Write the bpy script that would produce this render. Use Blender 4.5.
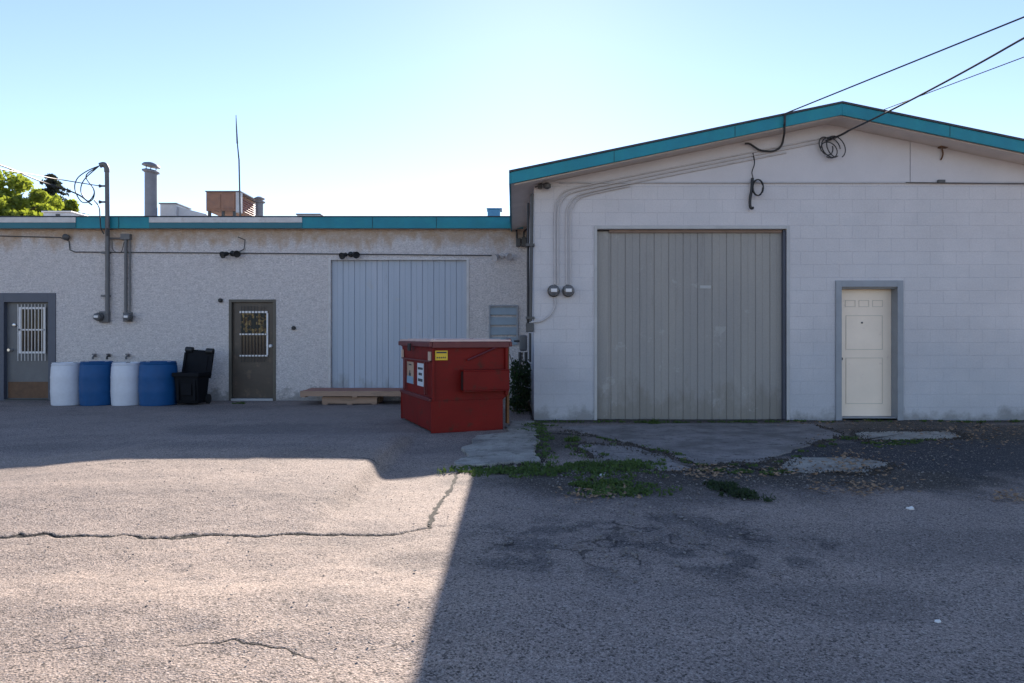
import bpy, bmesh, math, random
import numpy as np
from mathutils import Vector, Matrix, noise as mn
random.seed(7); rng = np.random.default_rng(5)
for o in list(bpy.data.objects): bpy.data.objects.remove(o)
S = bpy.context.scene
# ------------------------------------------------------------------ camera
F = 682.667; CX = 512.0; HZ = 336.0; CH = 1.317
cam = bpy.data.cameras.new('camera'); co = bpy.data.objects.new('camera', cam)
S.collection.objects.link(co); S.camera = co
cam.sensor_width = 36; cam.lens = 24.0; cam.clip_start = .05; cam.clip_end = 2000
cam.shift_y = (HZ-341.5)/1024.0
co.location = (0, 0, CH); co.rotation_euler = (math.radians(90), 0, 0)
# ------------------------------------------------------------------ light
SD = Vector((30, F, 333)).normalized()
EL = math.asin(SD.z); AZ = math.atan2(SD.x, SD.y)
w = bpy.data.worlds.new('World'); S.world = w; w.use_nodes = True
nt = w.node_tree; bg = nt.nodes['Background']
sky = nt.nodes.new('ShaderNodeTexSky'); sky.sky_type = 'NISHITA'; sky.sun_disc = False
sky.sun_elevation = EL; sky.sun_rotation = AZ; sky.altitude = 700
sky.air_density = 1.08; sky.dust_density = 0.07; sky.ozone_density = 2.2
wb = nt.nodes.new('ShaderNodeVectorMath'); wb.operation = 'MULTIPLY'; wb.inputs[1].default_value = (1.06, .965, .985)
nt.links.new(sky.outputs[0], wb.inputs[0]); nt.links.new(wb.outputs[0], bg.inputs[0]); bg.inputs[1].default_value = 0.08
sl = bpy.data.lights.new('sun', 'SUN'); sl.energy = 4.3; sl.angle = math.radians(.5); sl.color = (1, .89, .78)
so = bpy.data.objects.new('sun', sl); S.collection.objects.link(so)
so.rotation_euler = SD.to_track_quat('Z', 'Y').to_euler(); so.location = (5, 60, 40)
S.view_settings.view_transform = 'Standard'; S.view_settings.look = 'None'
S.view_settings.exposure = 1.54; S.view_settings.gamma = 1; S.view_settings.use_curve_mapping = False
S.cycles.max_bounces = 8

# ------------------------------------------------------------------ helpers
COL = S.collection
WL = {}
def thing(name, label, cat, loc=(0, 0, 0), rotz=0, group=None):
    o = bpy.data.objects.new(name, None); COL.objects.link(o); o.empty_display_size = .2
    o.location = loc; o.rotation_euler = (0, 0, rotz); o['label'] = label; o['category'] = cat
    if group: o['group'] = group
    WL[o.name] = Vector(loc); return o
def tag(o, label=None, cat=None, group=None, kind=None):
    if label: o['label'] = label
    if cat: o['category'] = cat
    if group: o['group'] = group
    if kind: o['kind'] = kind
    return o
def obj(name, bm, m, parent=None, smooth=False, local=False, origin=None, bev=0, label=None):
    if parent is not None and not local:
        bmesh.ops.translate(bm, verts=bm.verts, vec=-WL[parent.name])
    if origin is not None:
        bmesh.ops.translate(bm, verts=bm.verts, vec=-Vector(origin))
    me = bpy.data.meshes.new(name); bm.normal_update(); bm.to_mesh(me); bm.free()
    me.materials.append(m)
    if smooth:
        me.polygons.foreach_set('use_smooth', [True]*len(me.polygons))
    o = bpy.data.objects.new(name, me); COL.objects.link(o)
    if origin is not None: o.location = origin
    if parent is not None:
        o.parent = parent; WL[o.name] = WL[parent.name]
    else: WL[o.name] = Vector(origin) if origin is not None else Vector((0, 0, 0))
    if bev:
        b = o.modifiers.new('bevel', 'BEVEL'); b.width = bev; b.segments = 2; b.limit_method = 'ANGLE'
    if smooth and bev == 0:
        es = o.modifiers.new('split', 'EDGE_SPLIT'); es.split_angle = math.radians(40)
    if label: o['label'] = label
    return o
B = bmesh.new
def box(bm, x0, x1, y0, y1, z0, z1):
    x0, x1 = sorted((x0, x1)); y0, y1 = sorted((y0, y1)); z0, z1 = sorted((z0, z1))
    v = [bm.verts.new(p) for p in ((x0,y0,z0),(x1,y0,z0),(x1,y1,z0),(x0,y1,z0),(x0,y0,z1),(x1,y0,z1),(x1,y1,z1),(x0,y1,z1))]
    for f in ((0,3,2,1),(4,5,6,7),(0,1,5,4),(1,2,6,5),(2,3,7,6),(3,0,4,7)): bm.faces.new([v[i] for i in f])
    return v
def prism(bm, prof, a, b, axis='y'):
    """prof: 2D list; axis y: (x,z), axis z: (x,y), axis x: (y,z)"""
    def P(p, t):
        return (p[0], t, p[1]) if axis == 'y' else ((p[0], p[1], t) if axis == 'z' else (t, p[0], p[1]))
    v0 = [bm.verts.new(P(p, a)) for p in prof]; v1 = [bm.verts.new(P(p, b)) for p in prof]
    n = len(prof)
    bm.faces.new(v0); bm.faces.new(v1[::-1])
    for i in range(n): bm.faces.new((v0[i], v1[i], v1[(i+1) % n], v0[(i+1) % n]))
    bmesh.ops.recalc_face_normals(bm, faces=bm.faces)
def tube(bm, pts, r, seg=8, cap=True):
    pts = [Vector(p) for p in pts]; rings = []
    n = len(pts); up = Vector((0, 0, 1)); prev = None
    for i, p in enumerate(pts):
        d = (pts[min(i+1, n-1)] - pts[max(i-1, 0)]).normalized()
        if prev is None:
            a = d.orthogonal().normalized()
        else:
            a = (prev - d*prev.dot(d)).normalized()
        prev = a; b = d.cross(a)
        rr = r[i] if isinstance(r, (list, tuple)) else r
        rings.append([bm.verts.new(p + (a*math.cos(t)+b*math.sin(t))*rr) for t in [2*math.pi*k/seg for k in range(seg)]])
    for i in range(n-1):
        for k in range(seg):
            bm.faces.new((rings[i][k], rings[i][(k+1) % seg], rings[i+1][(k+1) % seg], rings[i+1][k]))
    if cap: bm.faces.new(rings[0][::-1]); bm.faces.new(rings[-1])
def lathe(bm, prof, c, seg=24, axis='z', tilt=None):
    """prof (r,h)"""
    rings = []
    for r, h in prof:
        ring = []
        for k in range(seg):
            t = 2*math.pi*k/seg; x, y = r*math.cos(t), r*math.sin(t)
            p = Vector((x, y, h)) if axis == 'z' else (Vector((x, -h, y)) if axis == 'y' else Vector((h, x, y)))
            if tilt: p = tilt @ p
            ring.append(bm.verts.new(Vector(c)+p))
        rings.append(ring)
    for i in range(len(rings)-1):
        for k in range(seg):
            bm.faces.new((rings[i][k], rings[i][(k+1) % seg], rings[i+1][(k+1) % seg], rings[i+1][k]))
    bm.faces.new(rings[0][::-1]); bm.faces.new(rings[-1])
    bmesh.ops.recalc_face_normals(bm, faces=bm.faces)
def smooth_path(pts, n=8):
    pts = [Vector(p) for p in pts]; out = []
    P = [pts[0]*2-pts[1]] + pts + [pts[-1]*2-pts[-2]]
    for i in range(1, len(P)-2):
        for k in range(n):
            t = k/n; a, b, c, d = P[i-1], P[i], P[i+1], P[i+2]
            out.append(.5*((2*b)+(-a+c)*t+(2*a-5*b+4*c-d)*t*t+(-a+3*b-3*c+d)*t*t*t))
    out.append(pts[-1]); return out
def W(px, py, Y): return Vector(((px-CX)*Y/F, Y, CH-(py-HZ)*Y/F))
def XX(px, Y): return (px-CX)*Y/F
def ZZ(py, Y): return CH-(py-HZ)*Y/F
def sst(a, b, x):
    t = np.clip((x-a)/(b-a), 0, 1); return t*t*(3-2*t)
def ground_e(X, Y):
    e = -0.083*sst(9.5, 14.3, Y)*(1-sst(-.6, .25, X))
    e = e + .085*sst(-5.2, -3.7, X)*(1-sst(-1.48, -1.25, X))*sst(4.2, 5.6, Y)*(1-sst(8.2, 9.6, Y))
    e = e - .055*sst(-1.40, -1.22, X)*(1-.6*sst(-1.15, -.4, X))*(1-sst(0, 1.2, X))*sst(4.6, 6.0, Y)*(1-sst(8.0, 9.4, Y))
    return e
def ge(X, Y): return float(ground_e(np.float64(X), np.float64(Y)))

# ------------------------------------------------------------------ materials
def mat(name, col, rough=.8, var=.12, vs=2.5, bump=0., bs=40., metal=0., col2=None, c2=(.55, .7), c2s=3., spec=.5, trans=None, stretch=None, fine=0., fs=120.):
    m = bpy.data.materials.new(name); m.use_nodes = True; t = m.node_tree; N = t.nodes; L = t.links
    b = N['Principled BSDF']; b.inputs['Roughness'].default_value = rough; b.inputs['Metallic'].default_value = metal
    b.inputs['Specular IOR Level'].default_value = spec
    tc = N.new('ShaderNodeTexCoord'); src = tc.outputs['Object']
    if stretch:
        mp = N.new('ShaderNodeMapping'); mp.inputs['Scale'].default_value = stretch; L.new(src, mp.inputs[0]); vsrc = mp.outputs[0]
    else: vsrc = src
    n = N.new('ShaderNodeTexNoise'); n.inputs['Scale'].default_value = vs; n.inputs['Detail'].default_value = 6; n.inputs['Roughness'].default_value = .65
    L.new(vsrc, n.inputs['Vector'])
    mr = N.new('ShaderNodeMapRange'); mr.inputs['From Min'].default_value = .3; mr.inputs['From Max'].default_value = .7
    mr.inputs['To Min'].default_value = 1-var; mr.inputs['To Max'].default_value = 1+var; L.new(n.outputs[0], mr.inputs[0])
    vm = N.new('ShaderNodeVectorMath'); vm.operation = 'SCALE'; L.new(mr.outputs[0], vm.inputs['Scale'])
    base = None
    if col2:
        n2 = N.new('ShaderNodeTexNoise'); n2.inputs['Scale'].default_value = c2s; n2.inputs['Detail'].default_value = 8; n2.inputs['Roughness'].default_value = .7
        L.new(vsrc, n2.inputs['Vector'])
        r2 = N.new('ShaderNodeMapRange'); r2.inputs['From Min'].default_value = c2[0]; r2.inputs['From Max'].default_value = c2[1]; L.new(n2.outputs[0], r2.inputs[0])
        mx = N.new('ShaderNodeMix'); mx.data_type = 'RGBA'; mx.inputs['A'].default_value = (*col, 1); mx.inputs['B'].default_value = (*col2, 1)
        L.new(r2.outputs[0], mx.inputs['Factor']); L.new(mx.outputs['Result'], vm.inputs[0])
    else: vm.inputs[0].default_value = col
    out = vm.outputs[0]
    if fine:
        nf = N.new('ShaderNodeTexNoise'); nf.inputs['Scale'].default_value = fs; nf.inputs['Detail'].default_value = 3; L.new(src, nf.inputs['Vector'])
        mf = N.new('ShaderNodeMapRange'); mf.inputs['From Min'].default_value = .3; mf.inputs['From Max'].default_value = .7
        mf.inputs['To Min'].default_value = 1-fine; mf.inputs['To Max'].default_value = 1+fine; L.new(nf.outputs[0], mf.inputs[0])
        v2 = N.new('ShaderNodeVectorMath'); v2.operation = 'SCALE'; L.new(out, v2.inputs[0]); L.new(mf.outputs[0], v2.inputs['Scale']); out = v2.outputs[0]
    L.new(out, b.inputs['Base Color'])
    if bump:
        nb = N.new('ShaderNodeTexNoise'); nb.inputs['Scale'].default_value = bs; nb.inputs['Detail'].default_value = 5; L.new(src, nb.inputs['Vector'])
        bp = N.new('ShaderNodeBump'); bp.inputs['Strength'].default_value = 1; bp.inputs['Distance'].default_value = bump
        L.new(nb.outputs[0], bp.inputs['Height']); L.new(bp.outputs[0], b.inputs['Normal'])
    if trans:
        tr = N.new('ShaderNodeBsdfTranslucent'); tr.inputs[0].default_value = (*trans, 1)
        ms = N.new('ShaderNodeMixShader'); ms.inputs[0].default_value = .45
        L.new(b.outputs[0], ms.inputs[1]); L.new(tr.outputs[0], ms.inputs[2]); L.new(ms.outputs[0], N['Material Output'].inputs[0])
    return m
class G:
    """small node-graph helper"""
    def __init__(s, name, rough=.85, spec=.4):
        s.m = bpy.data.materials.new(name); s.m.use_nodes = True; s.t = s.m.node_tree; s.N = s.t.nodes; s.L = s.t.links
        s.b = s.N['Principled BSDF']; s.b.inputs['Roughness'].default_value = rough; s.b.inputs['Specular IOR Level'].default_value = spec
        s.co = s.N.new('ShaderNodeTexCoord').outputs['Object']
    def mapping(s, sc, src=None, loc=(0, 0, 0), rot=(0, 0, 0)):
        n = s.N.new('ShaderNodeMapping'); n.inputs['Scale'].default_value = sc; n.inputs['Location'].default_value = loc; n.inputs['Rotation'].default_value = rot
        s.L.new(src or s.co, n.inputs[0]); return n.outputs[0]
    def noise(s, scale, det=5, src=None, rough=.6, dist=0):
        n = s.N.new('ShaderNodeTexNoise'); n.inputs['Scale'].default_value = scale; n.inputs['Detail'].default_value = det
        n.inputs['Roughness'].default_value = rough; n.inputs['Distortion'].default_value = dist
        s.L.new(src or s.co, n.inputs['Vector']); return n.outputs[0]
    def vor(s, scale, src=None, feat='F1', out=0, rand=1):
        n = s.N.new('ShaderNodeTexVoronoi'); n.feature = feat; n.inputs['Scale'].default_value = scale; n.inputs['Randomness'].default_value = rand
        s.L.new(src or s.co, n.inputs['Vector']); return n.outputs[out]
    def rng(s, v, a, b, c=0, d=1):
        n = s.N.new('ShaderNodeMapRange'); s.L.new(v, n.inputs[0])
        for k, x in zip(('From Min', 'From Max', 'To Min', 'To Max'), (a, b, c, d)): n.inputs[k].default_value = x
        return n.outputs[0]
    def mix(s, f, a, b, blend='MIX'):
        n = s.N.new('ShaderNodeMix'); n.data_type = 'RGBA'; n.blend_type = blend
        for k, x in (('Factor', f), ('A', a), ('B', b)):
            if hasattr(x, 'links'): s.L.new(x, n.inputs[k])
            elif isinstance(x, (int, float)): n.inputs[k].default_value = x
            else: n.inputs[k].default_value = (*x, 1)
        return n.outputs['Result']
    def math(s, op, a, b=0.):
        n = s.N.new('ShaderNodeMath'); n.operation = op
        for i, x in enumerate((a, b)):
            if hasattr(x, 'links'): s.L.new(x, n.inputs[i])
            else: n.inputs[i].default_value = x
        return n.outputs[0]
    def scale(s, c, f):
        n = s.N.new('ShaderNodeVectorMath'); n.operation = 'SCALE'
        s.L.new(c, n.inputs[0]); s.L.new(f, n.inputs['Scale']); return n.outputs[0]
    def attr(s, name):
        n = s.N.new('ShaderNodeAttribute'); n.attribute_name = name; return n.outputs['Fac']
    def sep(s, src=None):
        n = s.N.new('ShaderNodeSeparateXYZ'); s.L.new(src or s.co, n.inputs[0]); return n.outputs
    def bump(s, h, dist, prev=None):
        n = s.N.new('ShaderNodeBump'); n.inputs['Strength'].default_value = 1; n.inputs['Distance'].default_value = dist
        s.L.new(h, n.inputs['Height'])
        if prev: s.L.new(prev, n.inputs['Normal'])
        return n.outputs[0]
    def done(s, col, nrm=None):
        s.L.new(col, s.b.inputs['Base Color'])
        if nrm: s.L.new(nrm, s.b.inputs['Normal'])
        return s.m

# asphalt
def asphalt_mat():
    g = G('weathered_asphalt', .9, .3)
    dk, dirt, ck, shade_patch_tone = g.attr('dark'), g.attr('dirt'), g.attr('crack'), g.attr('shade_patch_tone')
    v = g.vor(110, out=1); vs = g.sep(v)[0]
    v2 = g.vor(230, out=1); vs2 = g.sep(v2)[1]
    big = g.noise(.7, 5); mid = g.noise(4, 5)
    base = g.mix(g.rng(big, .35, .65), (.32, .255, .215), (.40, .315, .26))
    base = g.mix(g.rng(mid, .5, .75, 0, .35), base, (.22, .19, .175))
    base = g.mix(g.rng(shade_patch_tone, 0, 1, 0, 1), base, (.265, .22, .205))
    base = g.mix(dk, base, (.045, .045, .052))
    base = g.mix(g.rng(dirt, 0, 1, 0, .9), base, (.05, .042, .033))
    base = g.scale(base, g.rng(vs, 0, 1, .72, 1.28))
    base = g.scale(base, g.rng(vs2, 0, 1, .75, 1.25))
    pit = g.rng(g.noise(60, 3), .34, .42, .5, 1)
    pit2 = g.rng(g.noise(150, 2), .34, .42, .6, 1)
    base = g.scale(base, pit); base = g.scale(base, pit2)
    base = g.scale(base, g.rng(g.sep(g.vor(95, out=1))[2], .08, .12, .4, 1)); base = g.scale(base, g.rng(g.sep(g.vor(170, out=1))[2], .10, .14, .5, 1))
    lite = g.rng(vs, .93, .95)
    base = g.mix(g.math('MULTIPLY', lite, .45), base, (.42, .38, .34))
    base = g.mix(g.rng(ck, .1, .8), base, (.006, .005, .005))
    n = g.bump(g.vor(110), .003); n = g.bump(g.noise(60, 4), .004, n); n = g.bump(g.noise(6, 4), .010, n)
    return g.done(base, n)
M_ASPH = asphalt_mat()
def concrete_mat(name, a, b):
    g = G(name, .9, .3)
    c = g.mix(g.rng(g.noise(2.2, 7, rough=.7), .4, .62), a, b)
    c = g.scale(c, g.rng(g.noise(60, 4), .3, .7, .7, 1.3))
    c = g.mix(g.rng(g.noise(7, 8, rough=.75), .53, .66, 0, .85), c, (.07, .062, .052)); c = g.mix(g.rng(g.noise(1.6, 5), .5, .65, 0, .6), c, (.11, .10, .09))
    return g.done(c, g.bump(g.noise(40, 4), .004))
M_CONC = concrete_mat('old_concrete', (.26, .235, .225), (.17, .155, .15))
M_CONC2 = concrete_mat('pale_concrete', (.36, .34, .30), (.25, .235, .21))

def stucco_mat():
    g = G('painted_rough_stucco', .9, .25)
    s = g.mapping((1, 1, 2.6)); x, y, z = g.sep()
    c = g.mix(g.rng(g.noise(5, 6, s), .4, .65), (.90, .84, .82), (.80, .745, .73))
    c = g.scale(c, g.rng(g.noise(26, 5, s, .7), .3, .7, .62, 1.26))
    c = g.scale(c, g.rng(g.noise(11, 5, s, .75), 0.36, .6, .84, 1.08))
    # flaked spots
    c = g.mix(g.rng(g.noise(19, 6, s, .75), .61, .66, 0, .75), c, (.33, .30, .29))
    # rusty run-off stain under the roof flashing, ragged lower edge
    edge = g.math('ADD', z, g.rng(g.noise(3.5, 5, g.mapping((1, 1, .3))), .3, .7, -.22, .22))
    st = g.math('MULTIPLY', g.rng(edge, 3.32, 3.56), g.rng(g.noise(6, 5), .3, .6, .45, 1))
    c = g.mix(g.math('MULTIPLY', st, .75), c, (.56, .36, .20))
    # grime splashed on the foot of the wall
    e2 = g.math('SUBTRACT', z, g.rng(g.noise(2.6, 6, rough=.7), .35, .7, -.1, .5))
    c = g.mix(g.math('MULTIPLY', g.rng(e2, .12, -.1), .6), c, (.20, .19, .18))
    n = g.bump(g.noise(18, 6, s, .7), .06); n = g.bump(g.noise(70, 3), .006, n)
    return g.done(c, n)
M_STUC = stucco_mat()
def block_mat():
    g = G('painted_block', .85, .3)
    n = g.N.new('ShaderNodeTexBrick'); g.L.new(g.mapping((1, 1, 1), rot=(math.radians(90), 0, 0)), n.inputs['Vector'])
    # brick reads x,y: swap z into y through the rotation
    n.inputs['Color1'].default_value = (.57, .55, .56, 1); n.inputs['Color2'].default_value = (.558, .54, .552, 1); n.inputs['Mortar'].default_value = (.51, .495, .515, 1)
    n.inputs['Scale'].default_value = 1; n.inputs['Mortar Size'].default_value = .005; n.inputs['Mortar Smooth'].default_value = .6
    n.inputs['Brick Width'].default_value = .406; n.inputs['Row Height'].default_value = .203; n.inputs['Bias'].default_value = 0
    x, y, z = g.sep()
    c = n.outputs['Color']
    # bluer and darker towards the bottom, with an uneven top edge
    ed = g.math('ADD', z, g.rng(g.noise(1.4, 4), .3, .7, -.35, .35))
    c = g.mix(g.math('MULTIPLY', g.rng(ed, 1.6, .5), .6), c, (.40, .425, .47))
    c = g.scale(c, g.rng(g.noise(1.1, 6), .3, .7, .93, 1.07))
    c = g.scale(c, g.rng(g.noise(45, 5), .3, .7, .93, 1.07))
    c = g.mix(g.rng(g.noise(8, 8, g.mapping((1, 1, .25)), .75), .66, .74, 0, .4), c, (.28, .28, .29))
    c = g.mix(g.rng(g.noise(6, 8, g.mapping((1, 1, .07)), .8), .62, .72, 0, .35), c, (.30, .29, .28))
    c = g.mix(g.rng(g.noise(.8, 2, g.mapping((1, 1, 1.4))), 0.56, .575, 0, .16), c, (.47, .48, .50))
    c = g.mix(g.rng(g.noise(28, 5), .70, .73, 0, .5), c, (.22, .21, .20))
    e2 = g.math('SUBTRACT', z, g.rng(g.noise(3, 6, rough=.7), .35, .7, 0, .3))
    c = g.mix(g.math('MULTIPLY', g.rng(e2, .06, -.1), .6), c, (.16, .16, .15))
    nn = g.bump(n.outputs['Fac'], -.002); nn = g.bump(g.noise(60, 4), .003, nn); nn = g.bump(g.noise(5, 3), .006, nn)
    return g.done(c, nn)
M_BLOCK = block_mat()
def ribbed_paint(name, a, b, streak):
    g = G(name, .6, .4)
    c = g.mix(g.rng(g.noise(1.3, 5, g.mapping((1, 1, .25))), .38, .62), a, b)
    c = g.mix(g.rng(g.noise(9, 6, g.mapping((1, 1, .06)), .7), .55, .75, 0, .5), c, streak)
    c = g.scale(c, g.rng(g.noise(50, 3), .3, .7, .95, 1.05))
    z = g.math('SUBTRACT', g.sep()[2], g.rng(g.noise(2.5, 6, g.mapping((1, 1, .5)), .7), .35, .7, 0, .75))
    c = g.mix(g.math('MULTIPLY', g.rng(z, .18, -.2), .5), c, (.16, .145, .12))
    c = g.mix(g.rng(g.noise(4, 8, g.mapping((1, 1, .08)), .8), .60, .70, 0, .45), c, (.17, .15, .13))
    c = g.mix(g.rng(g.noise(2.2, 6, rough=.7), .62, .66, 0, .35), c, (.45, .44, .43))
    return g.done(c, g.bump(g.noise(9, 3, g.mapping((1, 1, .1))), .003))
M_GDOOR = ribbed_paint('grey_ribbed_steel', (.31, .295, .275), (.275, .265, .255), (.38, .35, .32))
M_BDOOR = ribbed_paint('pale_blue_ribbed_steel', (.44, .48, .55), (.40, .45, .52), (.5, .51, .55))
M_GPANEL = mat('gable_panel_paint', (.55, .53, .545), .8, .05, 1.5, .002, 30, fine=.04)
M_TEAL = mat('teal_trim', (.003, .205, .275), .6, .12, 3, .002, 20, col2=(.006, .235, .275), c2=(.45, .65), c2s=2)
M_TEALD = mat('dark_teal_trim', (.01, .13, .17), .5, .1, 3)
M_SOFFIT = mat('soffit_paint', (.66, .59, .54), .8, .08, 3, .002, 20)
M_TRIMW = mat('weathered_white_metal', (.55, .53, .52), .5, .12, 6, col2=(.4, .36, .33), c2=(.55, .75), c2s=5)
M_SHING = mat('dark_shingle_edge', (.055, .055, .065), .9, .3, 12, .004, 30)
M_TAR = mat('roof_membrane', (.42, .38, .35), .95, .2, 2)
M_TRIMG = mat('blue_grey_frame', (.27, .29, .32), .55, .1, 4)
M_TRIML = mat('light_frame', (.42, .42, .42), .55, .1, 4)
M_CREAM = mat('cream_door_paint', (.88, .74, .60), .5, .05, 2, .001, 15, col2=(.66, .53, .44), c2=(.62, .75), c2s=7)
M_FRAMED = mat('slate_frame', (.075, .085, .115), .5, .1, 4)
M_DOORG = mat('grey_door_paint', (.115, .12, .13), .45, .15, 3, .001, 15)
M_RUST = mat('rusted_kick_plate', (.12, .06, .03), .6, .3, 6)
M_DOORB = mat('brown_door_paint', (.05, .037, .030), .4, .2, 3, .001, 15, col2=(.12, .085, .06), c2=(.55, .7), c2s=5)
M_FRAMEB = mat('olive_brown_frame', (.085, .075, .06), .5, .15, 4)
M_WHITE = mat('white_enamel', (.68, .67, .68), .4, .08, 8)
M_CHROME = mat('brushed_knob', (.65, .63, .6), .3, .05, 8, metal=.8)
M_GLASSD = mat('dark_glass', (.015, .017, .022), .12, .4, 8, spec=.35)
def window_reflection_mat():  # tan and yellow patches painted as leaf reflections in the pane
    g = G('painted_window_reflection', .5, .3)
    c = g.mix(g.rng(g.sep(g.vor(22, out=1))[0], .2, .8), (.09, .05, .02), (.34, .24, .10))
    c = g.mix(g.rng(g.sep(g.vor(14, out=1))[1], .55, .6), c, (.03, .035, .03))
    return g.done(c)
M_WREFL = window_reflection_mat()
M_BLACK = mat('black_plastic', (.012, .013, .015), .5, .2, 6)
M_BINK = mat('black_bin_plastic', (.005, .006, .009), .75, .2, 5, spec=.2)
M_DARKM = mat('dark_metal', (.06, .06, .062), .5, .2, 8)
M_PIPE = mat('grey_conduit', (.12, .12, .125), .5, .15, 8)
M_PIPEP = mat('painted_conduit', (.47, .45, .45), .6, .1, 8)
M_CABLE = mat('cable', (.03, .03, .034), .6, .1, 8)
M_GALV = mat('galvanised_sheet', (.17, .18, .21), .5, .15, 5)
M_UNITB = mat('brown_unit_paint', (.27, .14, .09), .6, .15, 4, col2=(.19, .11, .09), c2=(.5, .7), c2s=5)
M_UNITW = mat('pale_unit_paint', (.5, .52, .55), .5, .1, 5)
M_UNITB2 = mat('blue_unit_paint', (.05, .22, .40), .5, .1, 5)
M_DRUMW = mat('white_drum_plastic', (.62, .64, .70), .45, .05, 3, .001, 12, fine=.03, fs=20)
M_DRUMB = mat('blue_drum_plastic', (.006, .075, .22), .5, .12, 3, .001, 12, spec=.3)
M_RED = mat('dumpster_red', (.17, .006, .004), .5, .14, 2.5, .0015, 9, col2=(.075, .018, .010), c2=(.55, .68), c2s=6, fine=.08, fs=60, spec=.22)
M_RED2 = mat('faded_red_rim', (.12, .014, .018), .4, .15, 4, col2=(.16, .03, .03), c2=(.55, .7), c2s=7)
M_LID = mat('sunlit_lid', (.62, .46, .42), .45, .1, 4)  # pale colour stands in for sun glare on the lid top
M_YEL = mat('yellow_sticker', (.75, .50, .03), .5, .05, 10)
M_STW = mat('white_sticker', (.62, .68, .74), .5, .05, 10)
M_STB = mat('tan_sticker', (.45, .33, .24), .5, .1, 10)
M_STBL = mat('blue_band_sticker', (.25, .38, .5), .5, .1, 10)
M_INK = mat('dark_ink', (.03, .04, .05), .6, .1, 10)
M_WOOD = mat('weathered_wood', (.38, .25, .18), .85, .2, 3, .003, 30, stretch=(.4, 3, 3), col2=(.16, .12, .09), c2=(.5, .7), c2s=6)
M_WOODR = mat('red_stained_wood', (.34, .10, .08), .85, .2, 3, .003, 30, stretch=(.4, 3, 3))
M_BARK = mat('bark', (.09, .065, .045), .9, .3, 6, .01, 20)
M_LEAF = mat('leaf_green', (.10, .14, .02), .6, .35, 1.2, trans=(.42, .5, .05))
M_LEAFD = mat('needle_green', (.035, .045, .035), .7, .3, 1.5, trans=(.05, .06, .03))
M_WEED = mat('weed_green', (.085, .14, .035), .7, .4, 6, trans=(.08, .13, .02))
M_WEEDD = mat('dark_weed_green', (.03, .05, .02), .7, .4, 6, trans=(.04, .08, .02))
M_DRY = mat('dry_leaf', (.30, .20, .12), .8, .4, 15, col2=(.18, .10, .05), c2=(.45, .6), c2s=20)
M_STONE = mat('pale_stone', (.19, .175, .165), .85, .4, 12)
M_SCRAP = mat('white_scrap', (.72, .72, .72), .7, .05, 10)

# ------------------------------------------------------------------ ground
def hnoise(x, y, sc, seed=0, octv=3):
    out = np.zeros_like(x); amp = 1; tot = 0
    for o in range(octv):
        xs, ys = x*sc*2**o+seed*17.3+100, y*sc*2**o+seed*9.1+100
        xi, yi = np.floor(xs).astype(np.int64), np.floor(ys).astype(np.int64); fx, fy = xs-xi, ys-yi
        fx = fx*fx*(3-2*fx); fy = fy*fy*(3-2*fy)
        def h(a, b):
            v = np.sin((a*127.1+b*311.7+seed*74.7+o*13.1))*43758.5453; return v-np.floor(v)
        out += amp*((h(xi, yi)*(1-fx)+h(xi+1, yi)*fx)*(1-fy)+(h(xi, yi+1)*(1-fx)+h(xi+1, yi+1)*fx)*fy)
        tot += amp; amp *= .5
    return out/tot
def poly_dist(px, py, pts):
    d = np.full_like(px, 1e9)
    for (ax, ay), (bx, by) in zip(pts[:-1], pts[1:]):
        vx, vy = bx-ax, by-ay; t = np.clip(((px-ax)*vx+(py-ay)*vy)/(vx*vx+vy*vy), 0, 1)
        d = np.minimum(d, np.hypot(px-ax-t*vx, py-ay-t*vy))
    return d
def g2w(p):                     # a point of the ground plan measured off the photo -> metres
    Y = CH*F/(p[1]-HZ); return ((p[0]-CX)*Y/F, Y)
def blob(X, Y, cx, cy, rx, ry, seed, hard=.35):
    c = g2w((cx, cy)); 
    r = np.hypot((X-c[0])/rx, (Y-c[1])/ry) + (hnoise(X, Y, 3, seed)-.5)*.9
    return 1-sst(1-hard, 1+hard, r)
us = np.concatenate([np.array([-60, -30, -15, -8, -5, -3, -2, -1.5, -1.2, -1, -.9]), np.linspace(-.83, .83, 980), np.array([.9, 1, 1.2, 1.5, 2, 3, 5, 8, 15, 30, 60])])
rows = CH*F/np.linspace(399, 700, 520)-HZ*0
pys = np.linspace(63, 366, 560); rows = CH*F/pys; rows = rows[::-1]
rows = np.concatenate([np.array([.25, .8, 1.4, 2.0]), rows[rows > 2.2], np.array([14.6, 15.2, 16, 18, 22, 30, 45, 80, 150, 400])])
U, R = np.meshgrid(us, rows); GX = U*R; GY = R
e = ground_e(GX, GY)
e += (hnoise(GX, GY, .9, 1)-.5)*.03*(1-sst(13, 15, GY)) + (hnoise(GX, GY, 5, 2)-.5)*.012*(1-sst(13, 15, GY))
def jit(pts): return [g2w(p) for p in pts]
wob = lambda s, a, sc=7: (hnoise(GX, GY, sc, s, 4)-.5)*a
cr1 = jit([(-260, 541), (-100, 540), (0, 538), (60, 537), (150, 539), (250, 536), (330, 534), (400, 534), (430, 529), (438, 507), (452, 484), (459, 471)])
d1 = poly_dist(GX+wob(11, .10), GY+wob(12, .16), cr1)
wd = .005+.022*hnoise(GX, GY, 3, 13)**1.3
c1 = (1-sst(wd*.6, wd*1.5, d1))
cr2 = jit([(-150, 660), (0, 655), (60, 652), (150, 650), (230, 648), (280, 653), (312, 661), (318, 672)])
d2 = poly_dist(GX+wob(14, .06), GY+wob(15, .10), cr2)
c2 = (1-sst(.002, .007, d2))*sst(.35, .55, hnoise(GX, GY, 3, 16))*.85
cr3 = jit([(60, 474), (150, 471), (300, 466), (380, 466)])
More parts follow.
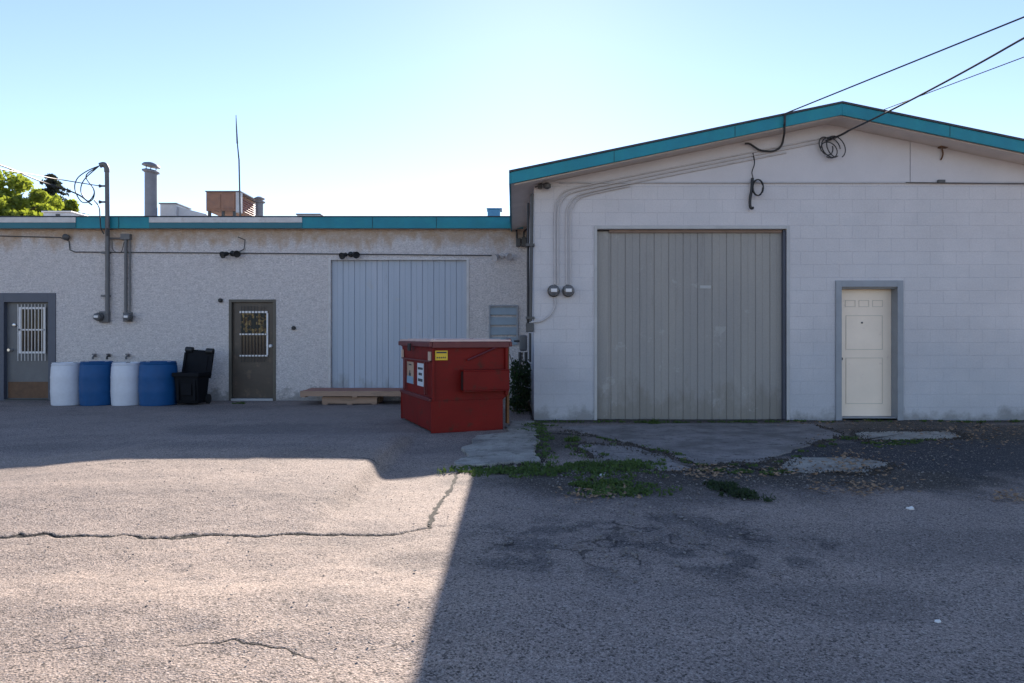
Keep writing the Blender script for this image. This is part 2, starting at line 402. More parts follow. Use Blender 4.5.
d3 = poly_dist(GX+wob(17, .08), GY+wob(18, .2), cr3); c3 = (1-sst(.006, .016, d3))*sst(.35, .6, hnoise(GX, GY, 2, 19))*.7
# alligator cracks, right-hand lane
all_ = blob(GX, GY, 665, 545, 1.25, .75, 21) ; allp = np.abs(hnoise(GX+wob(22, .1, 9), GY+wob(23, .1, 9), 3.2, 24, 2)-.5)
allp2 = np.abs(hnoise(GX+wob(25, .1, 9), GY, 4.6, 26, 2)-.5)
c4 = .9*np.maximum((1-sst(.006, .022, allp)), (1-sst(.005, .018, allp2)))*all_*sst(.35, .6, hnoise(GX, GY, 5, 61))*.6
cr5 = jit([(690, 575), (740, 566), (820, 563), (900, 562), (1024, 573), (1150, 590)])
d5 = poly_dist(GX+wob(27, .12), GY+wob(28, .3), cr5)
c5 = (1-sst(.004, .012, d5))*.06
cr6 = jit([(540, 432), (600, 437), (660, 447), (700, 458), (760, 470)])
d6 = poly_dist(GX+wob(29, .1), GY+wob(30, .2), cr6); c6 = (1-sst(.02, .06, d6))*.8
crack = np.clip(np.maximum.reduce([c1, c2, c3, c4, c5, c6]), 0, 1)
e -= c1*.006 + c2*.003 + c4*.006 + c6*.01
# patch: everything beyond crack 1 stands a little proud
front = sst(.0, .03, GY+wob(12, .16)-np.interp(GX, [p[0] for p in cr1[:9]], [p[1] for p in cr1[:9]]))*(GX < -.45)
e += front*.004*(1-sst(7.4, 8.4, GY))
e += (1-sst(0, .35, np.abs(d5)))*.012
e += .03*blob(GX, GY, 300, 600, 1.3, .5, 31, .8) - .02*blob(GX, GY, 180, 575, 1.6, .25, 32, .8)
dark = np.maximum.reduce([.28*sst(.52, .75, hnoise(GX*.5, GY, 1.1, 71)), .18*sst(.5, .8, hnoise(GX, GY, 2.3, 72)), blob(GX, GY, 250, 500, 1.6, .3, 73)*.22, blob(GX, GY, 420, 560, .35, .2, 74)*.3, blob(GX, GY, 850, 600, .5, .25, 75)*.3, blob(GX, GY, 250, 430, 1.2, .8, 76)*.35, all_*.62*sst(.35, .65, hnoise(GX, GY, 6, 33)), blob(GX, GY, 980, 455, 3.4, 1.7, 34)*1.0, blob(GX, GY, 650, 480, 1.6, .9, 35)*.55, blob(GX, GY, 780, 478, 1.9, .5, 36)*.7, blob(GX, GY, 590, 440, 1.1, .8, 37)*.5])
dirt = np.maximum.reduce([blob(GX, GY, 620, 480, 1.0, .55, 41)*.8, blob(GX, GY, 850, 478, 1.2, .5, 42)*.8, blob(GX, GY, 540, 440, .5, 1.0, 43)*.8, (sst(10.1, 10.6, GY)*(GX > .3)), blob(GX, GY, 980, 430, 2.2, 1.1, 44)*.9, blob(GX, GY, 740, 470, 1.7, .3, 45)*.8])
shade_patch_tone = np.clip(sst(7.2, 7.9, GY+wob(51, .5, 1.2))*(GX < -.3)*.55 + sst(5.2, 4.4, GY-front*0)*0 + .5*sst(-.6, .2, GX+wob(52, .6, 1))+.16*front*(1-sst(6, 6.8, GY)), 0, 1)  # darker tone painted over the shaded ground, plus the raised patch
nR, nU = GX.shape
verts = np.stack([GX, GY, e], -1).reshape(-1, 3)
i = np.arange(nR-1)[:, None]*nU+np.arange(nU-1)[None, :]
faces = np.stack([i, i+1, i+1+nU, i+nU], -1).reshape(-1, 4)
# sheet behind the camera
me = bpy.data.meshes.new('ground')
back = np.array([[-60*.25, .25, 0], [60*.25, .25, 0], [400, -400, 0], [-400, -400, 0], [-400, .25, 0], [400, .25, 0]])
nv = len(verts); verts = np.concatenate([verts, back]); 
me.vertices.add(len(verts)); me.vertices.foreach_set('co', verts.astype(np.float32).ravel())
loops = np.concatenate([faces.ravel(), [nv+3, nv+2, nv+5, nv+1, nv+0, nv+4]])
me.loops.add(len(loops)); me.loops.foreach_set('vertex_index', loops.astype(np.int32))
me.polygons.add(len(faces)+1)
me.polygons.foreach_set('loop_start', np.arange(0, len(faces)*4+1, 4).astype(np.int32))
me.update(calc_edges=True)
me.polygons.foreach_set('use_smooth', np.ones(len(me.polygons), bool))
for nm, arr in (('dark', dark), ('dirt', dirt), ('crack', crack), ('shade_patch_tone', shade_patch_tone)):
    a = me.attributes.new(nm, 'FLOAT', 'POINT'); a.data.foreach_set('value', np.concatenate([arr.ravel(), np.zeros(6)]).astype(np.float32))
me.materials.append(M_ASPH)
gr = bpy.data.objects.new('ground', me); COL.objects.link(gr); gr['kind'] = 'structure'
EG = e.copy()
def gz(X, Y):                   # real ground height under a point
    u = X/Y; a = np.searchsorted(rows, Y); a = min(max(a, 1), nR-1); b = np.searchsorted(us, u); b = min(max(b, 1), nU-1)
    return float(EG[a, b])

def slab(name, pix, m, th, seed):
    pts = [g2w(p) for p in pix]; out = []
    n = len(pts)
    for k in range(n):
        a, b = Vector(pts[k]), Vector(pts[(k+1) % n]); L = (b-a).length; q = max(2, int(L/.07))
        nrm = Vector((-(b-a).y, (b-a).x)).normalized()
        for j in range(q):
            p = a+(b-a)*j/q
            d = mn.noise(Vector((p.x*2.2, p.y*2.2, seed)))*.11+mn.noise(Vector((p.x*9, p.y*9, seed)))*.06
            out.append((p.x+nrm.x*d, p.y+nrm.y*d))
    top = max(gz(x, y) for x, y in out)
    bm = B(); prism(bm, out, top-.12, top+th, 'z')
    return tag(obj(name, bm, m, bev=.008), kind='structure')
slab('concrete_walk', [(511, 421.5), (536, 422), (536, 462), (500, 464), (458, 466), (466, 450), (476, 437), (506, 432.5)], M_CONC2, .012, 1)
slab('concrete_apron', [(556, 427), (700, 424), (812, 425), (840, 436), (792, 452), (762, 462), (700, 466), (668, 452), (612, 440)], M_CONC, .008, 2)
slab('concrete_apron', [(800, 459), (850, 458), (890, 464), (868, 474), (800, 473), (772, 470)], M_CONC2, .004, 3)
slab('concrete_apron', [(858, 433), (950, 431), (962, 437), (860, 441)], M_CONC2, .006, 4)
slab('concrete_apron', [(575, 444), (622, 446), (664, 457), (692, 470), (640, 471), (600, 460)], M_CONC, .002, 5)

# ------------------------------------------------------------------ low stucco building
YL = 14.8
GLZ = -.083
bl = thing('stucco_building', 'low white stucco workshop building with teal roof edge at left', 'building', (-5, YL, GLZ))
def wall_open(bm, x0, x1, z0, z1, opens, Y, reveal):
    xs = sorted({x0, x1, *[a for o in opens for a in o[:2]]}); zs = sorted({z0, z1, *[a for o in opens for a in o[2:4]]})
    for a, b in zip(xs[:-1], xs[1:]):
        for c, d in zip(zs[:-1], zs[1:]):
            mx, mz = (a+b)/2, (c+d)/2
            if any(o[0] < mx < o[1] and o[2] < mz < o[3] for o in opens): continue
            bm.faces.new([bm.verts.new(p) for p in ((a, Y, c), (b, Y, c), (b, Y, d), (a, Y, d))])
    for o in opens:
        a, b, c, d = o[:4]; r = reveal
        for q in (((a, Y, c), (a, Y, d), (a, Y+r, d), (a, Y+r, c)), ((b, Y, c), (b, Y+r, c), (b, Y+r, d), (b, Y, d)), ((a, Y, d), (b, Y, d), (b, Y+r, d), (a, Y+r, d))):
            bm.faces.new([bm.verts.new(p) for p in q])
    bmesh.ops.remove_doubles(bm, verts=bm.verts, dist=.0005)
lx = lambda p: XX(p, YL); lz = lambda p: ZZ(p, YL)
ZT = ZZ(217, 14.62)
XE = .344
opD1 = (lx(-3), lx(56), GLZ-.1, lz(293)); opD2 = (lx(229), lx(276), GLZ-.1, lz(299.5)); opP = (lx(331), lx(467.5), lz(389), lz(260))
bm = B(); wall_open(bm, -19, XE, GLZ-.15, ZT-.12, [opD1, opD2, opP], YL, .3)
for q in (((-19, YL, -.3), (-19, YL, ZT-.12), (-19, 27, ZT-.12), (-19, 27, -.3)), ((-19, 27, -.3), (XE, 27, -.3), (XE, 27, ZT-.12), (-19, 27, ZT-.12))):
    bm.faces.new([bm.verts.new(p) for p in q])
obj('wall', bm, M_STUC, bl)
bm = B(); box(bm, -19, XE, YL+.31, 27, -.2, -.05); box(bm, -19, XE, YL+.31, YL+.36, -.05, lz(389)-.001)
obj('foundation', bm, M_CONC, bl)
bm = B(); box(bm, -19.2, XE-.002, 14.68, 27.1, ZT-.119, ZT-.02)
rf = obj('roof', bm, M_TAR, bl)
zb = ZZ(228.3, 14.62)
bm = B(); box(bm, -19.2, .24, 14.62, 14.68, zb, ZT); obj('fascia', bm, M_TEAL, bl, bev=.006)
bm = B(); box(bm, -19.2, .24, 14.605, 14.72, ZT+.001, ZT+.022); obj('drip_edge', bm, M_SHING, bl)
bm = B(); box(bm, -19.2, XE-.003, 14.681, 14.798, zb+.01, zb+.03); obj('soffit', bm, M_SOFFIT, bl)
for a, b in ((-60, 75.5), (149, 302)):
    bm = B(); box(bm, XX(a, 14.6), XX(b, 14.6), 14.598, 14.618, ZZ(222.5, 14.6), ZT-.008)
    obj('flashing_strip', bm, M_TRIMW, bl, bev=.003)
    bm = B(); box(bm, XX(a, 14.6), XX(b, 14.6), 14.604, 14.618, zb+.003, ZZ(222.6, 14.6)); obj('lower_fascia_strip', bm, M_TEALD, bl)
M_TSEAM = mat('trim_seam', (.006, .06, .08), .7)
for a in (-30, 118, 372, 436):
    bm = B(); box(bm, XX(a, 14.6), XX(a, 14.6)+.012, 14.612, 14.6195, zb, ZT-.004); obj('fascia_joint', bm, M_TSEAM, bl)
# ---- doors of the low building
def frame_bm(x0, x1, z0, z1, w, y0, y1, wt=None):
    bm = B(); wt = wt or w
    box(bm, x0, x0+w, y0, y1, z0, z1); box(bm, x1-w, x1, y0, y1, z0, z1); box(bm, x0+w, x1-w, y0, y1, z1-wt, z1); return bm
def bars(x0, x1, z0, z1, n, y, r=.006):
    bm = B()
    for k in range(n):
        x = x0+(x1-x0)*(k+.5)/n; box(bm, x-r, x+r, y-r, y+r, z0, z1)
    return bm
# door 1 (far left)
x0, x1 = opD1[0], opD1[1]
bm = frame_bm(x0, x1, GLZ, opD1[3], .16, YL-.02, YL+.16, .2); obj('door_frame', bm, M_FRAMED, bl, bev=.005)
bm = B(); box(bm, x0+.16, x1-.16, YL+.08, YL+.13, GLZ+.03, opD1[3]-.2)
d1o = obj('door', bm, M_DOORG, bl, bev=.004, label='grey steel door with white barred window and rusted foot')
bm = B(); box(bm, x0+.19, x1-.19, YL+.07, YL+.079, GLZ+.05, lz(382)); obj('kick_plate', bm, M_RUST, d1o)
wx0, wx1 = lx(17), lx(44)
bm = B(); box(bm, wx0, wx1, YL+.066, YL+.079, lz(353), lz(308)); obj('window_pane', bm, M_GLASSD, d1o)
bm = B(); 
for a, b, c, d in ((wx0, wx1, lz(309), lz(307)), (wx0, wx1, lz(330.5), lz(329)), (wx0, wx1, lz(353.5), lz(351.5)), (wx0, wx0+.045, lz(351.5), lz(309)), (wx1-.045, wx1, lz(351.5), lz(309))):
    box(bm, a, b, YL+.045, YL+.065, c, d)
obj('window_frame', bm, M_WHITE, d1o)
obj('security_bars', bars(wx0-.04, wx1+.04, lz(361), lz(304), 9, YL+.035, .007), M_TRIMW, d1o)
bm = B(); lathe(bm, [(.03, 0), (.035, .02), (.02, .05), (.035, .07), (.03, .1), (.0, .11)][:5], (lx(9), YL+.079, lz(350)), 14, 'y'); obj('door_knob', bm, M_CHROME, d1o, True)
bm = B(); lathe(bm, [(.04, 0), (.04, .03), (.02, .04)], (lx(12), YL+.079, lz(325)), 14, 'y'); obj('deadbolt', bm, M_CHROME, d1o, True)
bm = B(); box(bm, x0+.16, x1-.16, YL-.03, YL+.2, GLZ-.02, GLZ+.025); obj('threshold', bm, M_DARKM, bl)
# door 2
x0, x1 = opD2[0], opD2[1]
bm = frame_bm(x0, x1, GLZ, opD2[3], .06, YL-.015, YL+.14); obj('door_frame', bm, M_FRAMEB, bl, bev=.004)
bm = B(); box(bm, x0+.06, x1-.06, YL+.06, YL+.11, GLZ+.05, opD2[3]-.06)
d2o = obj('door', bm, M_DOORB, bl, bev=.004, label='brown weathered door with leaf reflections painted on its upper window')
wx0, wx1 = lx(240), lx(266)
bm = B(); box(bm, wx0, wx1, YL+.045, YL+.059, lz(334), lz(311)); obj('window_pane', bm, M_WREFL, d2o)
bm = B(); box(bm, wx0, wx1, YL+.045, YL+.059, lz(355), lz(335.2)); obj('window_pane', bm, M_GLASSD, d2o)
bm = B()
for a, b, c, d in ((wx0-.02, wx1+.02, lz(313), lz(311)), (wx0-.02, wx1+.02, lz(335), lz(333.5)), (wx0-.02, wx1+.02, lz(356.5), lz(355)), (wx1, wx1+.035, lz(355), lz(313))):
    box(bm, a, b, YL+.025, YL+.044, c, d)
obj('window_frame', bm, M_WHITE, d2o)
obj('security_bars', bars(wx0-.01, wx1-.01, lz(362), lz(306), 8, YL+.018, .005), M_BLACK, d2o)
bm = B(); lathe(bm, [(.03, 0), (.035, .02), (.018, .04), (.038, .06), (.03, .09)], (lx(270.5), YL+.059, lz(346)), 14, 'y'); obj('door_knob', bm, M_WHITE, d2o, True)
bm = B(); box(bm, x0+.06, x1-.06, YL-.04, YL+.16, GLZ, GLZ+.045); obj('threshold', bm, M_TRIML, bl)
# panel door
def ribbed(x0, x1, z0, z1, y, pitch, depth=.025, gap=.02):
    bm = B(); n = max(1, round((x1-x0)/pitch)); p = (x1-x0)/n; prof = []
    for k in range(n):
        a = x0+k*p
        prof += [(a, y+depth), (a+gap*.5, y+depth), (a+gap, y), (a+p*.5-gap*.4, y), (a+p*.5, y+depth*.35), (a+p*.5+gap*.4, y), (a+p-gap*.5, y)]
    prof.append((x1, y+depth))
    lo = [bm.verts.new((a, b, z0)) for a, b in prof]; hi = [bm.verts.new((a, b, z1)) for a, b in prof]
    for k in range(len(prof)-1): bm.faces.new((lo[k], lo[k+1], hi[k+1], hi[k]))
    box(bm, x0, x1, y+depth+.002, y+depth+.03, z0, z1)
    return bm
obj('overhead_door', ribbed(opP[0], opP[1], opP[2], opP[3], YL+.06, .25, .018, .014), M_BDOOR, bl, label='pale blue ribbed metal door panel set in the stucco wall')
bm = frame_bm(opP[0]-.055, opP[1]+.03, opP[2], opP[3]+.03, .05, YL-.02, YL+.02, .03); obj('door_trim', bm, M_TRIMW, bl)
bm = B(); box(bm, opP[0]-.05, opP[1]+.05, YL-.03, YL+.2, opP[2]-.05, opP[2]-.001); obj('sill', bm, M_TRIMW, bl)
# louvre
vx0, vx1 = lx(489), lx(518)
vt = obj('wall_vent', frame_bm(vx0, vx1, lz(345), lz(305), .035, YL-.05, YL-.001), M_TRIMG, bl, label='blue-grey framed louvre low on the stucco wall')
bm = B()
for k in range(4):
    z = lz(345)+(lz(305)-lz(345))*(k+.0)/4
    prism(bm, [(YL-.04, z+.01), (YL-.035, z), (YL-.004, z+.16), (YL-.01, z+.17)], vx0+.036, vx1-.036, 'x')
obj('louvre_blade', bm, mat('louvre_paint', (.25, .31, .36), .5, .1, 4), vt)

# ------------------------------------------------------------------ gable building
YG = 10.67; YR = 10.2
PX, PZ = XX(841, YR), ZZ(115.5, YR); SL = .2076
EX = XX(511, YR)
zu = lambda x: PZ-SL*abs(x-PX)
gx = lambda p: XX(p, YG); gzp = lambda p: ZZ(p, YG)
XRt = 2*PX-XE; EXR = 2*PX-EX
bg_ = thing('gable_building', 'grey painted block building with shallow gable and teal rake boards at right', 'building', (PX, YG, 0))
oB = (gx(597), gx(787), -.1, gzp(229)); oW = (gx(841), gx(899), .03, gzp(287))
zc = zu(XE)-.02
bm = B(); wall_open(bm, XE, XRt, -.15, zc, [oB, oW], YG, .24)
v = [bm.verts.new(p) for p in ((XE, YG, zc), (XRt, YG, zc), (XRt, YG, zu(XRt)+.02), (PX, YG, PZ+.02), (XE, YG, zu(XE)+.02))]; bm.faces.new(v)
for x in (XE, XRt):
    bm.faces.new([bm.verts.new(p) for p in ((x, YG, -.2), (x, 27, -.2), (x, 27, zu(x)+.02), (x, YG, zu(x)+.02))])
bm.faces.new([bm.verts.new(p) for p in ((XE, 27, -.2), (XRt, 27, -.2), (XRt, 27, zu(XRt)+.02), (PX, 27, PZ+.02), (XE, 27, zu(XE)+.02))])
obj('wall', bm, M_BLOCK, bg_)
bm = B(); box(bm, XE+.01, XRt-.01, YG+.245, 26.9, -.2, .03); obj('floor_slab', bm, M_CONC, bg_)
EX2 = .04   # eave line drifts in a little toward the back
TH = .165
def roofside(sgn):
    ex = EX if sgn < 0 else EXR; exb = EX2 if sgn < 0 else 2*PX-EX2
    bm = B(); ys = (YR, 27.3); V = []
    for y, x in ((YR, ex), (27.3, exb)):
        for (xx, dz) in ((x, .012), (PX, .012), (PX, TH), (x, TH)):
            zz = (zu(x) if xx == x else PZ)+dz
            V.append(bm.verts.new((xx, y, zz)))
    for q in ((0, 1, 2, 3), (4, 7, 6, 5), (0, 4, 5, 1), (1, 5, 6, 2), (2, 6, 7, 3), (3, 7, 4, 0)): bm.faces.new([V[i] for i in q])
    bmesh.ops.recalc_face_normals(bm, faces=bm.faces); return bm
for s in (-1, 1):
    obj('roof', roofside(s), M_SOFFIT, bg_)
    ex = EX if s < 0 else EXR
    # rake board
    bm = B(); prism(bm, [(ex, zu(ex)), (PX+s*.0005, PZ), (PX+s*.0005, PZ+TH+.004), (ex, zu(ex)+TH+.004)], YR-.035, YR-.002, 'y')
    obj('rake_board', bm, M_TEAL, bg_, bev=.003)
    for q in (1.6, 3.4):
        x_ = PX+s*q; bm = B(); box(bm, x_, x_+.01, YR-.0375, YR-.0352, zu(x_)+.006, zu(x_)+TH-.006); obj('rake_joint', bm, M_TSEAM, bg_)
    bm = B(); prism(bm, [(ex+s*.03, zu(ex)+TH+.006-.006), (PX+s*.0005, PZ+TH+.006), (PX+s*.0005, PZ+TH+.036), (ex+s*.03, zu(ex)+TH+.03)], YR-.05, 27.35, 'y')
    obj('shingles', bm, M_SHING, bg_)
    # pale rake moulding under the boards
    bm = B(); prism(bm, [(ex-s*.05, zu(ex)+SL*.05-.016), (PX+s*.001, PZ-.006), (PX+s*.001, PZ+.009), (ex-s*.05, zu(ex)+SL*.05+.0)], YR+.03, YR+.12, 'y')
    obj('soffit_trim', bm, M_SOFFIT, bg_)
    exb = EX2 if s < 0 else 2*PX-EX2
    bm = B()
    V = [bm.verts.new(p) for p in ((ex+s*.003, YR-.035, zu(ex)-.002), (ex+s*.03, YR-.035, zu(ex)-.002), (exb+s*.03, 27.3, zu(ex)-.002), (exb+s*.003, 27.3, zu(ex)-.002),
         (ex+s*.003, YR-.035, zu(ex)+TH-.006), (ex+s*.03, YR-.035, zu(ex)+TH-.006), (exb+s*.03, 27.3, zu(ex)+TH-.006), (exb+s*.003, 27.3, zu(ex)+TH-.006))]
    for f in ((0,3,2,1),(4,5,6,7),(0,1,5,4),(1,2,6,5),(2,3,7,6),(3,0,4,7)): bm.faces.new([V[i] for i in f])
    bmesh.ops.recalc_face_normals(bm, faces=bm.faces)
    obj('eave_board', bm, M_TEAL, bg_)
# gable panels over the block
zs = gzp(182); xs_ = gx(909.5); xl = PX-(PZ-zs)/SL
for k, prof in enumerate(([(xl+.03, zs), (xs_-.006, zs), (xs_-.006, zu(xs_)+.01), (PX, PZ+.01), (xl+.03, zs+.012)], [(xs_+.006, zs), (XRt-.2, zs), (XRt-.2, zu(XRt-.2)+.01), (xs_+.006, zu(xs_)+.01)])):
    bm = B(); prism(bm, prof, YG-.018, YG-.002, 'y'); obj('gable_panel', bm, M_GPANEL, bg_)
bm = B(); box(bm, xl+.1, XRt-.01, YG-.028, YG-.0015, zs-.022, zs-.003); obj('seam_strip', bm, mat('seam_paint', (.40, .40, .42), .7, .1, 5), bg_)
# big door
obj('overhead_door', ribbed(oB[0]+.001, oB[1]-.001, 0.0, oB[3]-.02, YG+.11, .232, .010, .010), M_GDOOR, bg_, label='tall grey ribbed overhead door with scuffed panels')
bm = frame_bm(oB[0]-.045, oB[1]+.035, 0, oB[3]+.05, .045, YG-.02, YG-.001, .05); obj('door_trim', bm, M_TRIML, bg_, bev=.003)
bm = B(); box(bm, oB[0]+.01, oB[0]+.19, YG+.085, YG+.108, .01, oB[3]-.03); obj('door_rail', bm, M_GDOOR, bg_)
bm = B(); box(bm, oB[1]-.045, oB[1]-.004, YG+.03, YG+.105, .01, oB[3]-.01); obj('door_rail', bm, M_FRAMED, bg_)
bm = B(); box(bm, oB[0]+.2, oB[1]-.05, YG+.07, YG+.108, oB[3]-.045, oB[3]-.004); obj('header_flashing', bm, mat('tan_header', (.24, .17, .14), .7, .2, 5), bg_)
bm = B(); box(bm, XX(700, YG+.1), XX(711, YG+.1), YG+.104, YG+.108, gzp(288), gzp(285)); obj('paint_patch', bm, M_TRIML, bg_)
# white man door
bm = frame_bm(oW[0]-.09, oW[1]+.055, 0, oW[3]+.10, .09, YG-.03, YG-.001, .1); obj('door_frame', bm, M_TRIMG, bg_, bev=.004)
bm = frame_bm(oW[0]+.001, oW[1]-.001, .03, oW[3]-.001, .018, YG+.02, YG+.18, .02); obj('door_jamb', bm, M_TRIMG, bg_)
bm = B(); box(bm, oW[0]+.02, oW[1]-.02, YG+.18, YG+.23, .045, oW[3]-.022)
cd = obj('door', bm, M_CREAM, bg_, bev=.003, label='cream steel door with small raised panels near the top')
yf = YG+.18; dx0, dx1 = oW[0]+.02, oW[1]-.02
M_CR2 = mat('cream_panel_edge', (.62, .54, .44), .5, .05, 3)
def raised(x0, x1, z0, z1):
    bm = B(); t = .01
    box(bm, x0, x1, yf-.006, yf-.001, z0, z0+t); box(bm, x0, x1, yf-.006, yf-.001, z1-t, z1); box(bm, x0, x0+t, yf-.006, yf-.001, z0+t, z1-t); box(bm, x1-t, x1, yf-.006, yf-.001, z0+t, z1-t)
    obj('panel_moulding', bm, M_CR2, cd)
wd = dx1-dx0
for k in range(3):
    a = dx0+wd*(.15+.25*k); raised(a, a+wd*.19, gzp(306.5), gzp(299.5))
for zz in (gzp(318), ): raised(dx0+.14, dx1-.14, gzp(350), gzp(315))
raised(dx0+.14, dx1-.14, gzp(405), gzp(358))
for z in (gzp(318), gzp(331), gzp(345)):
    bm = B(); box(bm, dx0+.002, dx0+.035, yf-.014, yf-.001, z-.06, z+.03); obj('hinge', bm, M_TRIMG, cd)
bm = B(); lathe(bm, [(.028, 0), (.028, .01), (.014, .03), (.03, .045), (.026, .07)], (dx0+.04, yf, gzp(359)), 14, 'y'); obj('door_knob', bm, M_DARKM, cd, True)
bm = B(); lathe(bm, [(.015, 0), (.015, .008), (.008, .012)], (dx0+wd*.46, yf, gzp(322.5)), 12, 'y'); obj('peephole', bm, M_DARKM, cd)
bm = B(); box(bm, oW[0]+.02, oW[1]-.02, YG+.0, YG+.22, 0.0, .043); obj('threshold', bm, M_TRIMG, bg_)

# ------------------------------------------------------------------ dumpster
A = Vector((-1.086, 9.27)); Bp = Vector((-.099, 9.67)); ang = math.atan2((Bp-A).y, (Bp-A).x)
ds = thing('dumpster', 'dark red steel dumpster with fork pockets standing before the two buildings', 'dumpster', (A.x, A.y, gz(A.x, A.y)+.0), ang)
DW, DL, DH = 1.065, 1.84, 1.235      # local x depth, local y width
bm = B()
prof = [(0, .02), (DW-.04, .02), (DW-.03, .42), (DW+.04, .48), (DW+.055, DH), (-.0, DH), (0.02, .95), (.02, .47), (0, .45)]
prism(bm, prof, 0.02, DL-.02, 'y')
obj('body', bm, M_RED, ds, local=True, bev=.008)
for a, b in ((0, .018), (DL-.018, DL)):
    bm = B(); box(bm, -.012, DW-.03, a, b, .0, .44); obj('base_panel', bm, M_RED, ds, local=True, bev=.006)
bm = B(); box(bm, -.035, .019, .03, DL-.03, .43, .475); obj('front_flange', bm, M_RED2, ds, local=True, bev=.006)
bm = B()
box(bm, -.045, .0-.002, -.03, DL+.03, DH-.06, DH+.01); box(bm, DW+.057, DW+.10, -.03, DL+.03, DH-.06, DH+.01)
box(bm, 0, DW+.055, -.035, .018, DH-.075, DH+.01); box(bm, 0, DW+.055, DL-.018, DL+.035, DH-.075, DH+.01)
obj('rim', bm, M_RED2, ds, local=True, bev=.008)
for y0, y1 in ((-.02, DL/2-.01), (DL/2+.01, DL+.02)):
    bm = B(); box(bm, -.02, DW+.08, y0, y1, DH+.012, DH+.04)
    for k in range(3):
        yy = y0+(y1-y0)*(k+.5)/3; box(bm, .08, DW-.03, yy-.04, yy+.04, DH+.0405, DH+.05)
    obj('lid', bm, M_LID, ds, local=True, bev=.01)
for k in range(2):
    bm = B(); yy = .1+k*(DL-.2); tube(bm, [(DW+.09, yy-.06, DH+.03), (DW+.09, yy+.06, DH+.03)], .025, 10); obj('lid_hinge', bm, M_RED2, ds, local=True)
# fork pockets on both short sides
for side in (0, 1):
    y0, y1 = (-.15, -.001) if side == 0 else (DL+.001, DL+.15)
    bm = B(); px0, px1, z0, z1 = .40, DW+.01, .56, .86; t = .02
    box(bm, px0, px1, y0, y1, z1-t, z1); box(bm, px0, px1, y0, y1, z0, z0+t)
    yo = (y0, y0+t) if side == 0 else (y1-t, y1)
    box(bm, px0, px1, yo[0], yo[1], z0+t, z1-t)
    obj('fork_pocket', bm, M_RED, ds, local=True, bev=.006)
bm = B()
for x in (.38, .42): box(bm, x-.012, x+.012, -.02, -.001, .45, .56)
bm.free()
for a, b, c in ((0, .03, .44), (DW, DW+.04, .49)):
    bm = B(); box(bm, a, b, -.022, .0185, c, DH-.08); obj('corner_rib', bm, M_RED, ds, local=True, bev=.004)
bm = B(); tube(bm, [(.50, -.02, .99), (.95, -.02, DH-.06)], .014, 8); obj('lid_arm', bm, M_RED2, ds, local=True)
bm = B(); box(bm, -.016, .0-.002, .06, DL-.06, .965, .985); box(bm, -.03, -.001, .30, .33, .5, .96); box(bm, -.03, -.001, DL-.33, DL-.30, .5, .96)
obj('front_rib', bm, M_RED2, ds, local=True, bev=.003)
bm = B(); box(bm, DW+.045, DW+.075, .03, .10, .08, DH-.07); obj('rear_post', bm, mat('rusty_yellow_edge', (.16, .07, .02), .7, .3, 8), ds, local=True)
# dark plate painted as the shade inside the pocket mouth
bm = B(); box(bm, .405, .42, -.13, -.02, .585, .835); obj('pocket_shade', bm, mat('pocket_shade_paint', (.03, .005, .005), .9), ds, local=True)
# stickers on the side (local y=0 face) and the front (local x=0 face)
bm = B(); box(bm, .045, .22, .0, .0195, DH-.24, DH-.11); ys_ = obj('yellow_label', bm, M_YEL, ds, local=True)
bm = B()
box(bm, .06, .205, -.003, -.0005, DH-.145, DH-.125)
for k in range(5): box(bm, .065+k*.028, .082+k*.028, -.003, -.0005, DH-.215, DH-.195)
obj('printing', bm, M_INK, ys_, local=True)
def sticker(y0, y1, z0, z1, m, ink, nm):
    bm = B(); box(bm, .012, .0195, y0, y1, z0, z1); s = obj(nm, bm, m, ds, local=True)
    bm = B()
    for (a, b, c, d) in ink: box(bm, .009, .0118, y0+(y1-y0)*a, y0+(y1-y0)*b, z0+(z1-z0)*c, z0+(z1-z0)*d)
    obj('printing', bm, M_INK, s, local=True)
rowsI = [(.12, .28, .72, .82), (.32, .5, .72, .82), (.54, .88, .72, .82), (.25, .45, .47, .58), (.5, .75, .47, .58), (.15, .42, .2, .32), (.46, .6, .2, .32), (.64, .85, .2, .32)]
sticker(.50, .86, .60, .93, M_STW, rowsI, 'white_label')
sticker(1.10, 1.50, .60, .93, M_STB, [(.3, .7, .84, .9), (.4, .68, .35, .48), (.5, .6, .48, .6)], 'tan_label')
bm = B(); box(bm, .008, .0118, 1.10, 1.50, .60, .71); obj('blue_band', bm, M_STBL, ds, local=True)
for yy in (.09, DL-.12):
    bm = B(); box(bm, -.022, -.001+.002, yy-.045, yy+.045, .99, 1.11); obj('reflector', bm, mat('reflector_pale', (.55, .42, .33), .4, .1, 8), ds, local=True)
bm = B(); box(bm, -.075, -.046, 1.0, 1.12, DH-.13, DH-.02); obj('latch', bm, M_BLACK, ds, local=True, bev=.005)

